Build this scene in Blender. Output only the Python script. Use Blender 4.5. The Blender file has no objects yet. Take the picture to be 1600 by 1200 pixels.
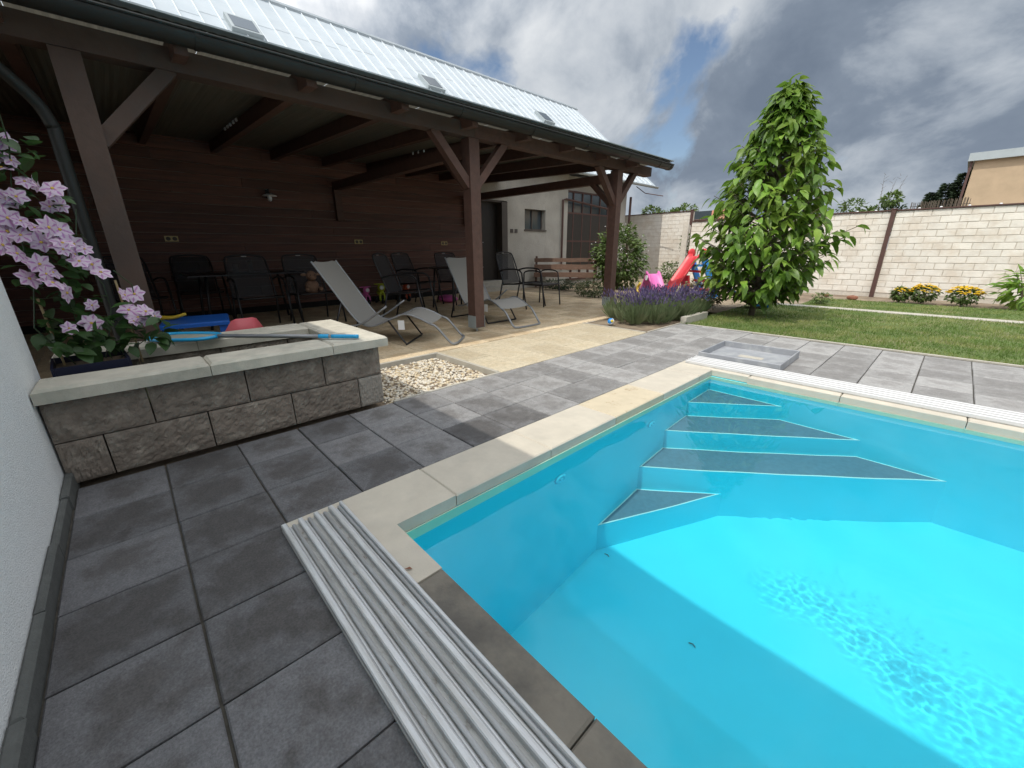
import bpy, bmesh, math, random
from mathutils import Vector, Matrix, noise
random.seed(7)
R = math.radians
scene = bpy.context.scene
C = scene.collection

# ------------------------------------------------------------------ camera
cam = bpy.data.cameras.new('camera'); cam_o = bpy.data.objects.new('camera', cam); C.objects.link(cam_o)
yaw, pitch, roll = 2.390040, 0.322840, -0.0080916
cy, sy, cp, sp = math.cos(yaw), math.sin(yaw), math.cos(pitch), math.sin(pitch)
fwd = Vector((cp*cy, cp*sy, -sp)); rgt = Vector((sy, -cy, 0)); upv = rgt.cross(fwd)
r2 = rgt*math.cos(roll)+upv*math.sin(roll); u2 = -rgt*math.sin(roll)+upv*math.cos(roll)
mw = Matrix((r2, u2, -fwd)).transposed().to_4x4(); mw.translation = Vector((1.52259, -0.54829, 0.97798))
cam_o.matrix_world = mw
cam.sensor_width = 36; cam.lens = 36*628.08/1600; cam.clip_start = .02; cam.clip_end = 500
scene.camera = cam_o
CAMP = Vector((1.52259, -0.54829, 0.97798))

# ------------------------------------------------------------------ light
SUN_DIR = Vector((.02, .64, -1)).normalized()
w = bpy.data.worlds.new('World'); scene.world = w; w.use_nodes = True
nt = w.node_tree; N = nt.nodes; L = nt.links
bg = N['Background']; bg.inputs[1].default_value = 1.0
sky = N.new('ShaderNodeTexSky'); sky.sky_type = 'NISHITA'; sky.sun_disc = False
sky.sun_elevation = math.asin(-SUN_DIR.z); sky.sun_rotation = R(182)
def wmath(op, a, b=None, clamp=False):
    n = N.new('ShaderNodeMath'); n.operation = op; n.use_clamp = clamp
    for i, v in enumerate((a, b)):
        if v is None: continue
        if isinstance(v, (int, float)): n.inputs[i].default_value = v
        else: L.new(v, n.inputs[i])
    return n.outputs[0]
tc = N.new('ShaderNodeTexCoord'); sep = N.new('ShaderNodeSeparateXYZ'); L.new(tc.outputs['Generated'], sep.inputs[0])
den = wmath('ADD', wmath('ABSOLUTE', sep.outputs[2]), .80)
cmb = N.new('ShaderNodeCombineXYZ'); L.new(wmath('DIVIDE', sep.outputs[0], den), cmb.inputs[0]); L.new(wmath('DIVIDE', sep.outputs[1], den), cmb.inputs[1])
def wnoise(scale, det, rough, off, dist=0.0, stretch=(1, 1, 1), rz=0.0):
    m = N.new('ShaderNodeMapping'); m.inputs['Location'].default_value = off; m.inputs['Scale'].default_value = stretch; m.inputs['Rotation'].default_value = (0, 0, rz)
    L.new(cmb.outputs[0], m.inputs[0])
    n = N.new('ShaderNodeTexNoise'); n.inputs['Scale'].default_value = scale; n.inputs['Detail'].default_value = det
    n.inputs['Roughness'].default_value = rough; n.inputs['Distortion'].default_value = dist
    L.new(m.outputs[0], n.inputs['Vector']); return n.outputs['Fac']
def wramp(fac, stops):
    r = N.new('ShaderNodeValToRGB'); e = r.color_ramp.elements
    while len(e) > 1: e.remove(e[-1])
    e[0].position = stops[0][0]; e[0].color = (*stops[0][1], 1)
    for p, c in stops[1:]:
        k = e.new(p); k.color = (*c, 1)
    L.new(fac, r.inputs[0]); return r.outputs[0]
CLOUD_OFF = (18.858, 25.877, 0)
fine = wnoise(4.2, 10, .58, CLOUD_OFF, .30, (1, 1.1, 1), R(25))
big = wnoise(1.9, 3, .5, (CLOUD_OFF[0]*1.7+1.2, CLOUD_OFF[1]*.6, 4.0), .25, (1, 1.25, 1), R(25))
shade = wmath('ADD', wmath('MULTIPLY', fine, .60), wmath('MULTIPLY', big, .53))
ccol = wramp(shade, [(.45, (.135, .175, .24)), (.53, (.175, .22, .29)), (.575, (.28, .33, .40)), (.63, (.40, .45, .515)), (.74, (.57, .615, .665))])
gap = wnoise(3.6, 7, .55, (CLOUD_OFF[0]+9.3, CLOUD_OFF[1]-2.0, 1.5), .25)
mask = wramp(gap, [(.57, (1, 1, 1)), (.65, (0, 0, 0))])
sdot = N.new('ShaderNodeVectorMath'); sdot.operation = 'DOT_PRODUCT'; L.new(tc.outputs['Generated'], sdot.inputs[0]); sdot.inputs[1].default_value = tuple(-SUN_DIR)
# thin cloud scatters sunlight forward: the deck brightens smoothly towards the sun
glow = N.new('ShaderNodeMapRange'); glow.interpolation_type = 'SMOOTHSTEP'; L.new(sdot.outputs['Value'], glow.inputs[0])
for i_, v_ in enumerate((-.15, 1.0, .92, 5.0)): glow.inputs[i_+1].default_value = v_
gtint = N.new('ShaderNodeVectorMath'); gtint.operation = 'SCALE'; gtint.inputs[0].default_value = (1.17, 1.0, .83); L.new(wmath('SUBTRACT', glow.outputs[0], .92), gtint.inputs['Scale'])
gadd = N.new('ShaderNodeVectorMath'); gadd.operation = 'ADD'; L.new(gtint.outputs[0], gadd.inputs[0]); gadd.inputs[1].default_value = (.95, .92, .885)
cglow = N.new('ShaderNodeVectorMath'); cglow.operation = 'MULTIPLY'; L.new(ccol, cglow.inputs[0]); L.new(gadd.outputs[0], cglow.inputs[1]); ccol = cglow.outputs[0]
skym = N.new('ShaderNodeVectorMath'); skym.operation = 'SCALE'; L.new(sky.outputs[0], skym.inputs[0]); skym.inputs['Scale'].default_value = .085
mix = N.new('ShaderNodeMixRGB'); L.new(mask, mix.inputs[0]); L.new(skym.outputs[0], mix.inputs[1]); L.new(ccol, mix.inputs[2])
L.new(mix.outputs[0], bg.inputs[0])

sl = bpy.data.lights.new('sun', 'SUN'); sl.energy = 2.2; sl.angle = R(.5); sl.color = (1, .95, .86)
so = bpy.data.objects.new('sun', sl); C.objects.link(so); so.location = (-2, -10, 20)
so.rotation_euler = SUN_DIR.to_track_quat('-Z', 'Y').to_euler()
sl.cycles.is_caustics_light = True
scene.view_settings.view_transform = 'Standard'; scene.view_settings.look = 'None'
scene.view_settings.exposure = 0.43; scene.view_settings.gamma = 1.0; scene.view_settings.use_curve_mapping = False
scene.cycles.use_denoising = True
scene.cycles.max_bounces = 14; scene.cycles.diffuse_bounces = 8; scene.cycles.transparent_max_bounces = 16

# ------------------------------------------------------------------ helpers
class MB:
    def __init__(s): s.v = []; s.f = []; s.mi = []; s.m = 0
    def add(s, vs, fs):
        o = len(s.v); s.v += [tuple(v) for v in vs]; s.f += [tuple(i+o for i in f) for f in fs]; s.mi += [s.m]*len(fs)
    def box(s, x0, x1, y0, y1, z0, z1, bev=0.0, mtx=None):
        if bev <= 0:
            vs = [(x, y, z) for z in (z0, z1) for y in (y0, y1) for x in (x0, x1)]
            fs = [(0, 2, 3, 1), (4, 5, 7, 6), (0, 1, 5, 4), (2, 6, 7, 3), (0, 4, 6, 2), (1, 3, 7, 5)]
        else:
            b = bev; vs = []; fs = []
            for (z, i) in ((z0, 0), (z1-b, 0), (z1, b)):
                vs += [(x0+i, y0+i, z), (x1-i, y0+i, z), (x1-i, y1-i, z), (x0+i, y1-i, z)]
            fs = [(3, 2, 1, 0), (8, 9, 10, 11)]
            for k in (0, 4):
                for i in range(4): fs.append((k+i, k+(i+1) % 4, k+4+(i+1) % 4, k+4+i))
        if mtx is not None: vs = [mtx @ Vector(v) for v in vs]
        s.add(vs, fs)
    def bar(s, a, b, wd, ht, up=(0, 0, 1)):
        a = Vector(a); b = Vector(b); d = (b-a).normalized(); u = Vector(up)
        sd = d.cross(u)
        if sd.length < 1e-4: sd = d.cross(Vector((1, 0, 0)))
        sd.normalize(); u = sd.cross(d).normalized()
        vs = []
        for p in (a, b):
            for (i, j) in ((-1, -1), (1, -1), (1, 1), (-1, 1)): vs.append(p+sd*(i*wd/2)+u*(j*ht/2))
        s.add(vs, [(3, 2, 1, 0), (4, 5, 6, 7)]+[(i, (i+1) % 4, 4+(i+1) % 4, 4+i) for i in range(4)])
    def tube(s, pts, r, n=8, cap=True, r1=None):
        pts = [Vector(p) for p in pts]; vs = []; prev = None; m = len(pts)
        for i, p in enumerate(pts):
            d = (pts[min(i+1, m-1)]-pts[max(i-1, 0)]).normalized()
            if prev is None:
                a = d.cross(Vector((0, 0, 1)))
                if a.length < .1: a = d.cross(Vector((1, 0, 0)))
            else: a = prev-d*prev.dot(d)
            a.normalize(); b = d.cross(a); prev = a
            rr = r if r1 is None else r+(r1-r)*i/(m-1)
            for k in range(n):
                t = 2*math.pi*k/n; vs.append(p+(a*math.cos(t)+b*math.sin(t))*rr)
        fs = [(i*n+k, i*n+(k+1) % n, (i+1)*n+(k+1) % n, (i+1)*n+k) for i in range(m-1) for k in range(n)]
        if cap: fs += [tuple(range(n-1, -1, -1)), tuple((m-1)*n+k for k in range(n))]
        s.add(vs, fs)
    def lathe(s, prof, c=(0, 0, 0), n=16, mtx=None):
        vs = []; m = len(prof)
        for (r, z) in prof:
            for k in range(n):
                t = 2*math.pi*k/n; v = Vector((c[0]+r*math.cos(t), c[1]+r*math.sin(t), c[2]+z)); vs.append(mtx @ v if mtx else v)
        fs = [(i*n+k, i*n+(k+1) % n, (i+1)*n+(k+1) % n, (i+1)*n+k) for i in range(m-1) for k in range(n)]
        fs += [tuple(range(n-1, -1, -1)), tuple((m-1)*n+k for k in range(n))]
        s.add(vs, fs)
    def ell(s, c, r, nu=12, nv=8, mtx=None):
        prof = []
        vs = [(0, 0, -1)]
        for i in range(1, nv):
            t = -math.pi/2+math.pi*i/nv
            for k in range(nu): vs.append((math.cos(t)*math.cos(2*math.pi*k/nu), math.cos(t)*math.sin(2*math.pi*k/nu), math.sin(t)))
        vs.append((0, 0, 1)); T = len(vs)-1
        fs = [(0, 1+(k+1) % nu, 1+k) for k in range(nu)]
        for i in range(nv-2):
            for k in range(nu): fs.append((1+i*nu+k, 1+i*nu+(k+1) % nu, 1+(i+1)*nu+(k+1) % nu, 1+(i+1)*nu+k))
        fs += [(T, 1+(nv-2)*nu+k, 1+(nv-2)*nu+(k+1) % nu) for k in range(nu)]
        out = []
        for v in vs:
            p = Vector((v[0]*r[0], v[1]*r[1], v[2]*r[2]))
            if mtx is not None: p = mtx @ p
            out.append(p+Vector(c))
        s.add(out, fs)
    def prism(s, poly, z0, z1):
        n = len(poly); s.add([(x, y, z0) for x, y in poly]+[(x, y, z1) for x, y in poly],
              [tuple(range(n-1, -1, -1)), tuple(range(n, 2*n))]+[(i, (i+1) % n, n+(i+1) % n, n+i) for i in range(n)])
    def mesh(s, name, mats, smooth=False):
        me = bpy.data.meshes.new(name); me.from_pydata(s.v, [], s.f)
        if not isinstance(mats, (list, tuple)): mats = [mats]
        for m in mats: me.materials.append(m)
        if len(mats) > 1: me.polygons.foreach_set('material_index', s.mi)
        if smooth: me.polygons.foreach_set('use_smooth', [True]*len(me.polygons))
        me.update(); return me
    def build(s, name, mats, parent=None, smooth=False):
        o = bpy.data.objects.new(name, s.mesh(name, mats, smooth)); C.objects.link(o)
        if parent: o.parent = parent
        return o
def link(name, me, parent=None, loc=(0, 0, 0), rot=(0, 0, 0), scl=(1, 1, 1)):
    o = bpy.data.objects.new(name, me); C.objects.link(o); o.location = loc; o.rotation_euler = rot; o.scale = scl
    if parent: o.parent = parent
    return o
def tag(o, label=None, cat=None, group=None, kind=None):
    if label: o['label'] = label
    if cat: o['category'] = cat
    if group: o['group'] = group
    if kind: o['kind'] = kind
    return o
def thing(name, label, cat, loc=(0, 0, 0), rz=0, group=None):
    o = bpy.data.objects.new(name, None); C.objects.link(o); o.location = loc; o.rotation_euler = (0, 0, rz); o.empty_display_size = .1
    return tag(o, label, cat, group)
def copy_tree(o, parent=None):
    c = o.copy(); C.objects.link(c); c.parent = parent
    for ch in list(o.children): copy_tree(ch, c)
    return c
def smoothed(pts, n=6):
    """Catmull-Rom through the points"""
    P = [Vector(p) for p in pts]; P = [P[0]*2-P[1]]+P+[P[-1]*2-P[-2]]; out = []
    for i in range(1, len(P)-2):
        for k in range(n):
            t = k/n; a, b, c, d = P[i-1], P[i], P[i+1], P[i+2]
            out.append(.5*((2*b)+(c-a)*t+(2*a-5*b+4*c-d)*t*t+(3*b-a-3*c+d)*t**3))
    out.append(P[-2]); return out

# ------------------------------------------------------------------ materials
def mat(name, col, var=.15, scale=6, rough=.8, bump=0., bscale=60, rnd=.0, metal=0., col2=None, mixscale=None, mixlo=.45, mixhi=.62, transl=0., stretch=None, spec=.5, alpha=None, coat=0.):
    m = bpy.data.materials.new(name); m.use_nodes = True; t = m.node_tree; n = t.nodes; l = t.links
    b = n['Principled BSDF']; b.inputs['Roughness'].default_value = rough; b.inputs['Metallic'].default_value = metal
    b.inputs['Specular IOR Level'].default_value = spec; b.inputs['Coat Weight'].default_value = coat
    g = n.new('ShaderNodeNewGeometry'); vec = g.outputs['Position']
    if stretch:
        mp = n.new('ShaderNodeMapping'); mp.inputs['Scale'].default_value = stretch; l.new(vec, mp.inputs[0]); vec = mp.outputs[0]
    def nz(sc, det=6, ro=.6):
        k = n.new('ShaderNodeTexNoise'); k.inputs['Scale'].default_value = sc; k.inputs['Detail'].default_value = det; k.inputs['Roughness'].default_value = ro; l.new(vec, k.inputs['Vector']); return k.outputs['Fac']
    def mr(v, a, b_, c, d):
        k = n.new('ShaderNodeMapRange'); l.new(v, k.inputs[0]); k.inputs[1].default_value = a; k.inputs[2].default_value = b_; k.inputs[3].default_value = c; k.inputs[4].default_value = d; return k.outputs[0]
    def mul(a, b_):
        k = n.new('ShaderNodeMath'); k.operation = 'MULTIPLY'; l.new(a, k.inputs[0])
        if isinstance(b_, float): k.inputs[1].default_value = b_
        else: l.new(b_, k.inputs[1])
        return k.outputs[0]
    f = mr(nz(scale), .25, .75, 1-var, 1+var)
    if rnd:
        oi = n.new('ShaderNodeObjectInfo'); f = mul(f, mr(oi.outputs['Random'], 0, 1, 1-rnd, 1+rnd))
    rgb = n.new('ShaderNodeRGB'); rgb.outputs[0].default_value = (*col, 1); cc = rgb.outputs[0]
    if col2:
        mx = n.new('ShaderNodeMixRGB'); l.new(mr(nz(mixscale or scale*.6, 5, .65), mixlo, mixhi, 0, 1), mx.inputs[0]); l.new(cc, mx.inputs[1]); mx.inputs[2].default_value = (*col2, 1); cc = mx.outputs[0]
    vm = n.new('ShaderNodeVectorMath'); vm.operation = 'SCALE'; l.new(cc, vm.inputs[0]); l.new(f, vm.inputs['Scale']); cc = vm.outputs[0]
    l.new(cc, b.inputs['Base Color'])
    if bump:
        bp = n.new('ShaderNodeBump'); bp.inputs['Strength'].default_value = 1.0; bp.inputs['Distance'].default_value = bump; l.new(nz(bscale, 4, .6), bp.inputs['Height']); l.new(bp.outputs[0], b.inputs['Normal'])
    out = n['Material Output']; sh = b.outputs[0]
    if transl:
        tr = n.new('ShaderNodeBsdfTranslucent'); l.new(cc, tr.inputs[0]); ms = n.new('ShaderNodeMixShader'); ms.inputs[0].default_value = transl; l.new(sh, ms.inputs[1]); l.new(tr.outputs[0], ms.inputs[2]); sh = ms.outputs[0]
    if alpha is not None:
        tp = n.new('ShaderNodeBsdfTransparent'); ms = n.new('ShaderNodeMixShader'); ms.inputs[0].default_value = alpha; l.new(tp.outputs[0], ms.inputs[1]); l.new(sh, ms.inputs[2]); sh = ms.outputs[0]
    l.new(sh, out.inputs[0])
    m['bsdf'] = 1
    return m
def paver_mat(name, rim, core, half, rnd=.12, dusty=None, far=None):
    """concrete slab: paler worn rim, darker damp blotch in the middle, speckle"""
    m = bpy.data.materials.new(name); m.use_nodes = True; t = m.node_tree; n = t.nodes; l = t.links; b = n['Principled BSDF']
    b.inputs['Roughness'].default_value = .78
    g = n.new('ShaderNodeNewGeometry'); tcn = n.new('ShaderNodeTexCoord'); oi = n.new('ShaderNodeObjectInfo')
    def nz(sc, det, ro, v):
        k = n.new('ShaderNodeTexNoise'); k.inputs['Scale'].default_value = sc; k.inputs['Detail'].default_value = det; k.inputs['Roughness'].default_value = ro; l.new(v, k.inputs['Vector']); return k.outputs['Fac']
    def mth(op, a, b_):
        k = n.new('ShaderNodeMath'); k.operation = op
        for i, v in enumerate((a, b_)):
            if isinstance(v, (int, float)): k.inputs[i].default_value = v
            else: l.new(v, k.inputs[i])
        return k.outputs[0]
    def mr(v, a, b_, c, d):
        k = n.new('ShaderNodeMapRange'); k.interpolation_type = 'SMOOTHSTEP'; l.new(v, k.inputs[0]); k.inputs[1].default_value = a; k.inputs[2].default_value = b_; k.inputs[3].default_value = c; k.inputs[4].default_value = d; return k.outputs[0]
    sp_ = n.new('ShaderNodeSeparateXYZ'); l.new(tcn.outputs['Object'], sp_.inputs[0])
    ax = mth('ABSOLUTE', sp_.outputs[0], 0); ay = mth('ABSOLUTE', sp_.outputs[1], 0)
    edge = mth('MAXIMUM', mth('DIVIDE', ax, half[0]), mth('DIVIDE', ay, half[1]))
    big = nz(7.5, 8, .66, g.outputs['Position'])
    ed2 = mth('ADD', edge, mth('MULTIPLY', mth('SUBTRACT', big, .5), 3.0))
    fac = mr(mth('ADD', ed2, mth('MULTIPLY', mth('SUBTRACT', oi.outputs['Random'], .5), .5)), .25, .95, 0, 1)
    mx = n.new('ShaderNodeMixRGB'); l.new(fac, mx.inputs[0]); mx.inputs[1].default_value = (*core, 1); mx.inputs[2].default_value = (*rim, 1); cc = mx.outputs[0]
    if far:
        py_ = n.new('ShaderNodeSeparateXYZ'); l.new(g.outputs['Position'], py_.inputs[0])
        lit_mix = mr(mth('ADD', py_.outputs[1], mth('ADD', mth('MULTIPLY', mth('SUBTRACT', oi.outputs['Random'], .5), .7), mth('MULTIPLY', mth('SUBTRACT', big, .5), .8))), -.1, 2.1, 0, 1)  # colour lightens towards the sunlit far side; light and shade painted in
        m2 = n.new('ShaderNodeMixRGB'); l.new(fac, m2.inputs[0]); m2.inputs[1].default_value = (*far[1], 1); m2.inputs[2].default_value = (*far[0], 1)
        m3 = n.new('ShaderNodeMixRGB'); l.new(lit_mix, m3.inputs[0]); l.new(cc, m3.inputs[1]); l.new(m2.outputs[0], m3.inputs[2]); cc = m3.outputs[0]
    if dusty:
        ms = n.new('ShaderNodeMixRGB'); l.new(mr(nz(9, 7, .7, g.outputs['Position']), .52, .72, 0, .75), ms.inputs[0]); l.new(cc, ms.inputs[1]); ms.inputs[2].default_value = (*dusty, 1); cc = ms.outputs[0]
    sc_ = mth('MULTIPLY', mth('MULTIPLY', mr(nz(150, 4, .75, g.outputs['Position']), .25, .75, .70, 1.30), mr(nz(22, 6, .7, g.outputs['Position']), .3, .7, .86, 1.14)), mr(oi.outputs['Random'], 0, 1, 1-rnd, 1+rnd))
    vm = n.new('ShaderNodeVectorMath'); vm.operation = 'SCALE'; l.new(cc, vm.inputs[0]); l.new(sc_, vm.inputs['Scale']); l.new(vm.outputs[0], b.inputs['Base Color'])
    bp = n.new('ShaderNodeBump'); bp.inputs['Distance'].default_value = .0016; l.new(nz(200, 3, .7, g.outputs['Position']), bp.inputs['Height']); l.new(bp.outputs[0], b.inputs['Normal'])
    return m
m_soil = mat('soil', (.17, .125, .085), .35, 4, .95, .012, 30, col2=(.25, .20, .14), mixscale=1.5)
m_sand = mat('sandy_ground', (.30, .24, .16), .25, 5, .95, .008, 50, col2=(.20, .15, .10), mixscale=2)
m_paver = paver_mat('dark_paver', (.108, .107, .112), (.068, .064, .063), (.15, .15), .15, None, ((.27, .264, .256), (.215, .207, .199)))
m_beige = paver_mat('beige_paver', (.47, .405, .29), (.44, .37, .255), (.25, .2), .07, (.50, .44, .33))
m_patio = paver_mat('patio_paver', (.56, .45, .30), (.48, .36, .22), (.25, .2), .14, (.52, .43, .31))  # beige tile again, colour raised and warmed to paint bounced light under the roof
m_joint = mat('joint_sand', (.06, .055, .045), .4, 20, .95, .004, 80)
m_coping = mat('coping_concrete', (.50, .455, .375), .10, 7, .75, .0012, 150, rnd=.05, col2=(.46, .42, .35), mixscale=3)
m_coping_stain = mat('coping_stained', (.50, .43, .31), .10, 9, .75, .0012, 150, col2=(.30, .205, .115), mixscale=7, mixlo=.58, mixhi=.70)
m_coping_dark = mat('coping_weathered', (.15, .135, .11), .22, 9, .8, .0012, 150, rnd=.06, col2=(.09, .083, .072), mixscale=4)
m_liner = mat('pool_liner', (.06, .67, .79), .03, 2, .5, spec=.3)
m_tread = mat('grey_antislip_liner', (.10, .19, .24), .12, 30, .6)
m_seam = mat('liner_seam', (.55, .80, .75), .03, 5, .5)
m_strip = mat('liner_edge_strip', (.66, .74, .52), .05, 10, .45)
m_pipe = mat('white_plastic', (.75, .76, .76), .03, 8, .35)
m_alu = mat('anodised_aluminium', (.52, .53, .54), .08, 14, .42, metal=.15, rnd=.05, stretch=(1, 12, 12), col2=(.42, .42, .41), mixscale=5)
m_alu_dirt = mat('dusty_aluminium', (.42, .42, .40), .2, 12, .6, metal=.1, col2=(.16, .13, .10), mixscale=22, mixlo=.56, mixhi=.74)
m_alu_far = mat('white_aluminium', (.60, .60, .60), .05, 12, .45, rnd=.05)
m_tray = mat('grey_plastic', (.26, .27, .29), .08, 10, .5, col2=(.34, .35, .36), mixscale=8)
m_block = mat('split_face_block', (.195, .162, .132), .35, 16, .95, .010, 55, rnd=.14, col2=(.27, .24, .20), mixscale=14, mixlo=.5, mixhi=.72)
m_blockside = mat('cut_block', (.31, .28, .24), .2, 40, .95, .004, 140, rnd=.08)
m_cap = mat('cap_slab', (.48, .45, .375), .16, 9, .85, .0015, 160, rnd=.05, col2=(.32, .32, .265), mixscale=5, mixlo=.5, mixhi=.75)
m_moss = mat('moss', (.10, .13, .045), .35, 25, .95, .012, 60, col2=(.07, .055, .04), mixscale=9)
m_plaster = mat('white_render', (.84, .86, .86), .05, 30, .95, .0045, 170)
m_skirt = mat('concrete_skirting', (.10, .105, .10), .2, 20, .85, .002, 120, rnd=.2)
m_wood = mat('stained_beam', (.090, .047, .035), .25, 5, .65, .002, 30, rnd=.12, stretch=(3, 3, 3))
m_beamgrey = mat('grey_brown_beam', (.085, .053, .040), .25, 6, .7, .002, 30, col2=(.058, .039, .031), mixscale=3)  # left post, beam and brace: greyer and darker brown than the other timbers
m_plank = mat('larch_plank', (.135, .056, .037), .30, 6, .6, .002, 24, rnd=.22, stretch=(3, .35, 6), col2=(.095, .042, .029), mixscale=4)
m_bench = mat('bench_plank', (.165, .098, .068), .25, 7, .75, .003, 30, rnd=.1, stretch=(.6, 4, 6))
m_gutter = mat('dark_gutter', (.016, .018, .017), .2, 6, .50, metal=.0, spec=.35)
m_poly = mat('polycarbonate', (.16, .15, .12), .3, 70, .55, transl=.20, stretch=(.02, 1, .02))
m_poly_rib = mat('polycarbonate_rib', (.07, .065, .05), .1, 3, .6)
m_roof = mat('galvanised_sheet', (.40, .445, .475), .05, 2.5, .55, metal=.0, rnd=.04, col2=(.36, .41, .445), mixscale=1.2)
m_roof_seam = mat('roof_seam', (.62, .66, .69), .05, 4, .5)
m_rust = mat('rusty_metal', (.22, .09, .05), .3, 14, .8)
m_glass_dark = mat('dark_glass', (.05, .065, .075), .1, 3, .08, spec=.8)
m_greywall = mat('grey_plaster', (.40, .375, .33), .14, 6, .95, .010, 34, col2=(.33, .31, .27), mixscale=3)
m_door = mat('brown_door', (.020, .016, .013), .15, 8, .45)
m_frame = mat('door_frame', (.075, .062, .052), .15, 8, .6)
m_dark = mat('black_void', (.012, .011, .010), .1, 4, .9)
m_socket = mat('socket_plastic', (.62, .50, .22), .05, 10, .4)
m_steel_brown = mat('brown_steel', (.075, .035, .028), .2, 8, .6)
m_brick = mat('white_brick', (.68, .645, .58), .06, 9, .9, .003, 90, rnd=.05, col2=(.60, .54, .46), mixscale=3)
m_mortar = mat('mortar', (.52, .475, .41), .15, 20, .95, .003, 90)
m_tan = mat('tan_render', (.43, .325, .215), .06, 3, .9, .003, 40, col2=(.38, .29, .19), mixscale=1.2)
m_greymetal = mat('grey_sheet', (.33, .37, .38), .08, 3, .5, metal=.2)
m_lawn = mat('lawn_soil', (.095, .135, .036), .30, 3, .95, .01, 70, col2=(.17, .165, .070), mixscale=1.6)
m_grass = mat('grass_blade', (.130, .215, .040), .30, 2.2, .7, transl=.38, col2=(.245, .265, .085), mixscale=2.2)
m_conc = mat('pale_concrete', (.40, .375, .32), .12, 12, .9, .002, 90)
m_chair = mat('black_metal', (.022, .022, .024), .1, 10, .4, metal=.3)
m_mesh = mat('black_textile', (.030, .030, .032), .1, 60, .7, alpha=.80)
m_lounge = mat('grey_textile', (.27, .26, .24), .06, 200, .8)
m_tube = mat('grey_tube', (.24, .25, .26), .08, 10, .4, metal=.3)
m_blue = mat('blue_plastic', (.010, .10, .42), .06, 5, .4)
m_bluel = mat('bright_blue_plastic', (.03, .25, .66), .06, 5, .4)
m_red = mat('red_plastic', (.62, .035, .045), .06, 5, .4)
m_pinkred = mat('faded_red_plastic', (.55, .10, .12), .08, 8, .5)
m_pink = mat('pink_plastic', (.68, .14, .42), .06, 6, .4)
m_yellow = mat('yellow_plastic', (.62, .44, .04), .08, 6, .4)
m_lime = mat('lime_plastic', (.42, .50, .03), .06, 8, .4)
m_orange = mat('orange_plastic', (.60, .10, .03), .06, 8, .4)
m_navy = mat('navy_box', (.004, .006, .026), .08, 6, .45)
m_net = mat('net_frame_blue', (.02, .34, .64), .05, 6, .35)
m_netmesh = mat('net_mesh', (.30, .31, .25), .2, 90, .8, alpha=.85)
m_plush = mat('brown_plush', (.22, .13, .085), .3, 70, .95, .004, 200)
m_bark = mat('bark', (.12, .095, .07), .3, 20, .9, .006, 60)
m_leaf = mat('magnolia_leaf', (.140, .265, .034), .22, 3.5, .42, transl=.42, rnd=.30, col2=(.23, .34, .052), mixscale=2.5)
m_leaf2 = mat('shrub_leaf', (.085, .145, .028), .35, 7, .55, transl=.32, col2=(.11, .15, .04), mixscale=5)
m_leaf3 = mat('dark_leaf', (.030, .055, .020), .35, 7, .6, transl=.25)
m_leafc = mat('clematis_leaf', (.035, .085, .020), .3, 9, .5, transl=.3, rnd=.25)
m_conifer = mat('conifer', (.028, .050, .022), .35, 3, .8, transl=.15)
m_lavgreen = mat('lavender_leaf', (.105, .145, .060), .3, 6, .8, transl=.25, col2=(.15, .17, .085), mixscale=5)
m_lavender = mat('lavender_flower', (.125, .095, .20), .3, 12, .8, transl=.2, col2=(.07, .05, .13), mixscale=8)
m_yflower = mat('yellow_flower', (.72, .47, .01), .15, 12, .7, transl=.2)
m_stamen = mat('stamen', (.60, .42, .08), .2, 40, .8)
def petal_mat():
    m = mat('petal', (.60, .42, .68), .10, 30, .6, transl=.25, rnd=.10)
    t = m.node_tree; n = t.nodes; l = t.links; b = n['Principled BSDF']
    tcn = n.new('ShaderNodeTexCoord'); sp_ = n.new('ShaderNodeSeparateXYZ'); l.new(tcn.outputs['UV'], sp_.inputs[0])
    a = n.new('ShaderNodeMath'); a.operation = 'ABSOLUTE'; l.new(sp_.outputs[0], a.inputs[0])
    r = n.new('ShaderNodeValToRGB'); e = r.color_ramp.elements; e[0].position = .06; e[0].color = (.52, .22, .51, 1); e[1].position = .42; e[1].color = (.74, .61, .73, 1)
    l.new(a.outputs[0], r.inputs[0]); l.new(r.outputs[0], b.inputs['Base Color'])
    for nd in n:
        if nd.type == 'BSDF_TRANSLUCENT': l.new(r.outputs[0], nd.inputs[0])
    return m
m_petal = petal_mat()
m_terra = mat('terracotta', (.30, .125, .075), .2, 8, .85)
m_pebble = mat('pebble', (.52, .42, .27), .35, 30, .7, col2=(.62, .58, .50), mixscale=24, mixlo=.42, mixhi=.56)

# ================================================================== SETTING
PX0, PX1, PY0, PY1 = .30, 6.30, 0.0, 2.895
WL = -.0525
b = MB(); BIG = 160; z = -.045
for (x0, x1, y0, y1) in ((-BIG, BIG, -BIG, PY0-.1), (-BIG, BIG, PY1+.1, BIG), (-BIG, PX0-.1, PY0-.1, PY1+.1), (PX1+.1, BIG, PY0-.1, PY1+.1)):
    b.add([(x0, y0, z), (x1, y0, z), (x1, y1, z), (x0, y1, z)], [(0, 1, 2, 3)])
tag(b.build('ground', m_soil), kind='structure')

def slab_mesh(name, sx, sy, h, mt, bev=.004):
    q = MB(); q.box(-sx/2, sx/2, -sy/2, sy/2, -h, 0, bev); return q.mesh(name, mt)
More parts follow.
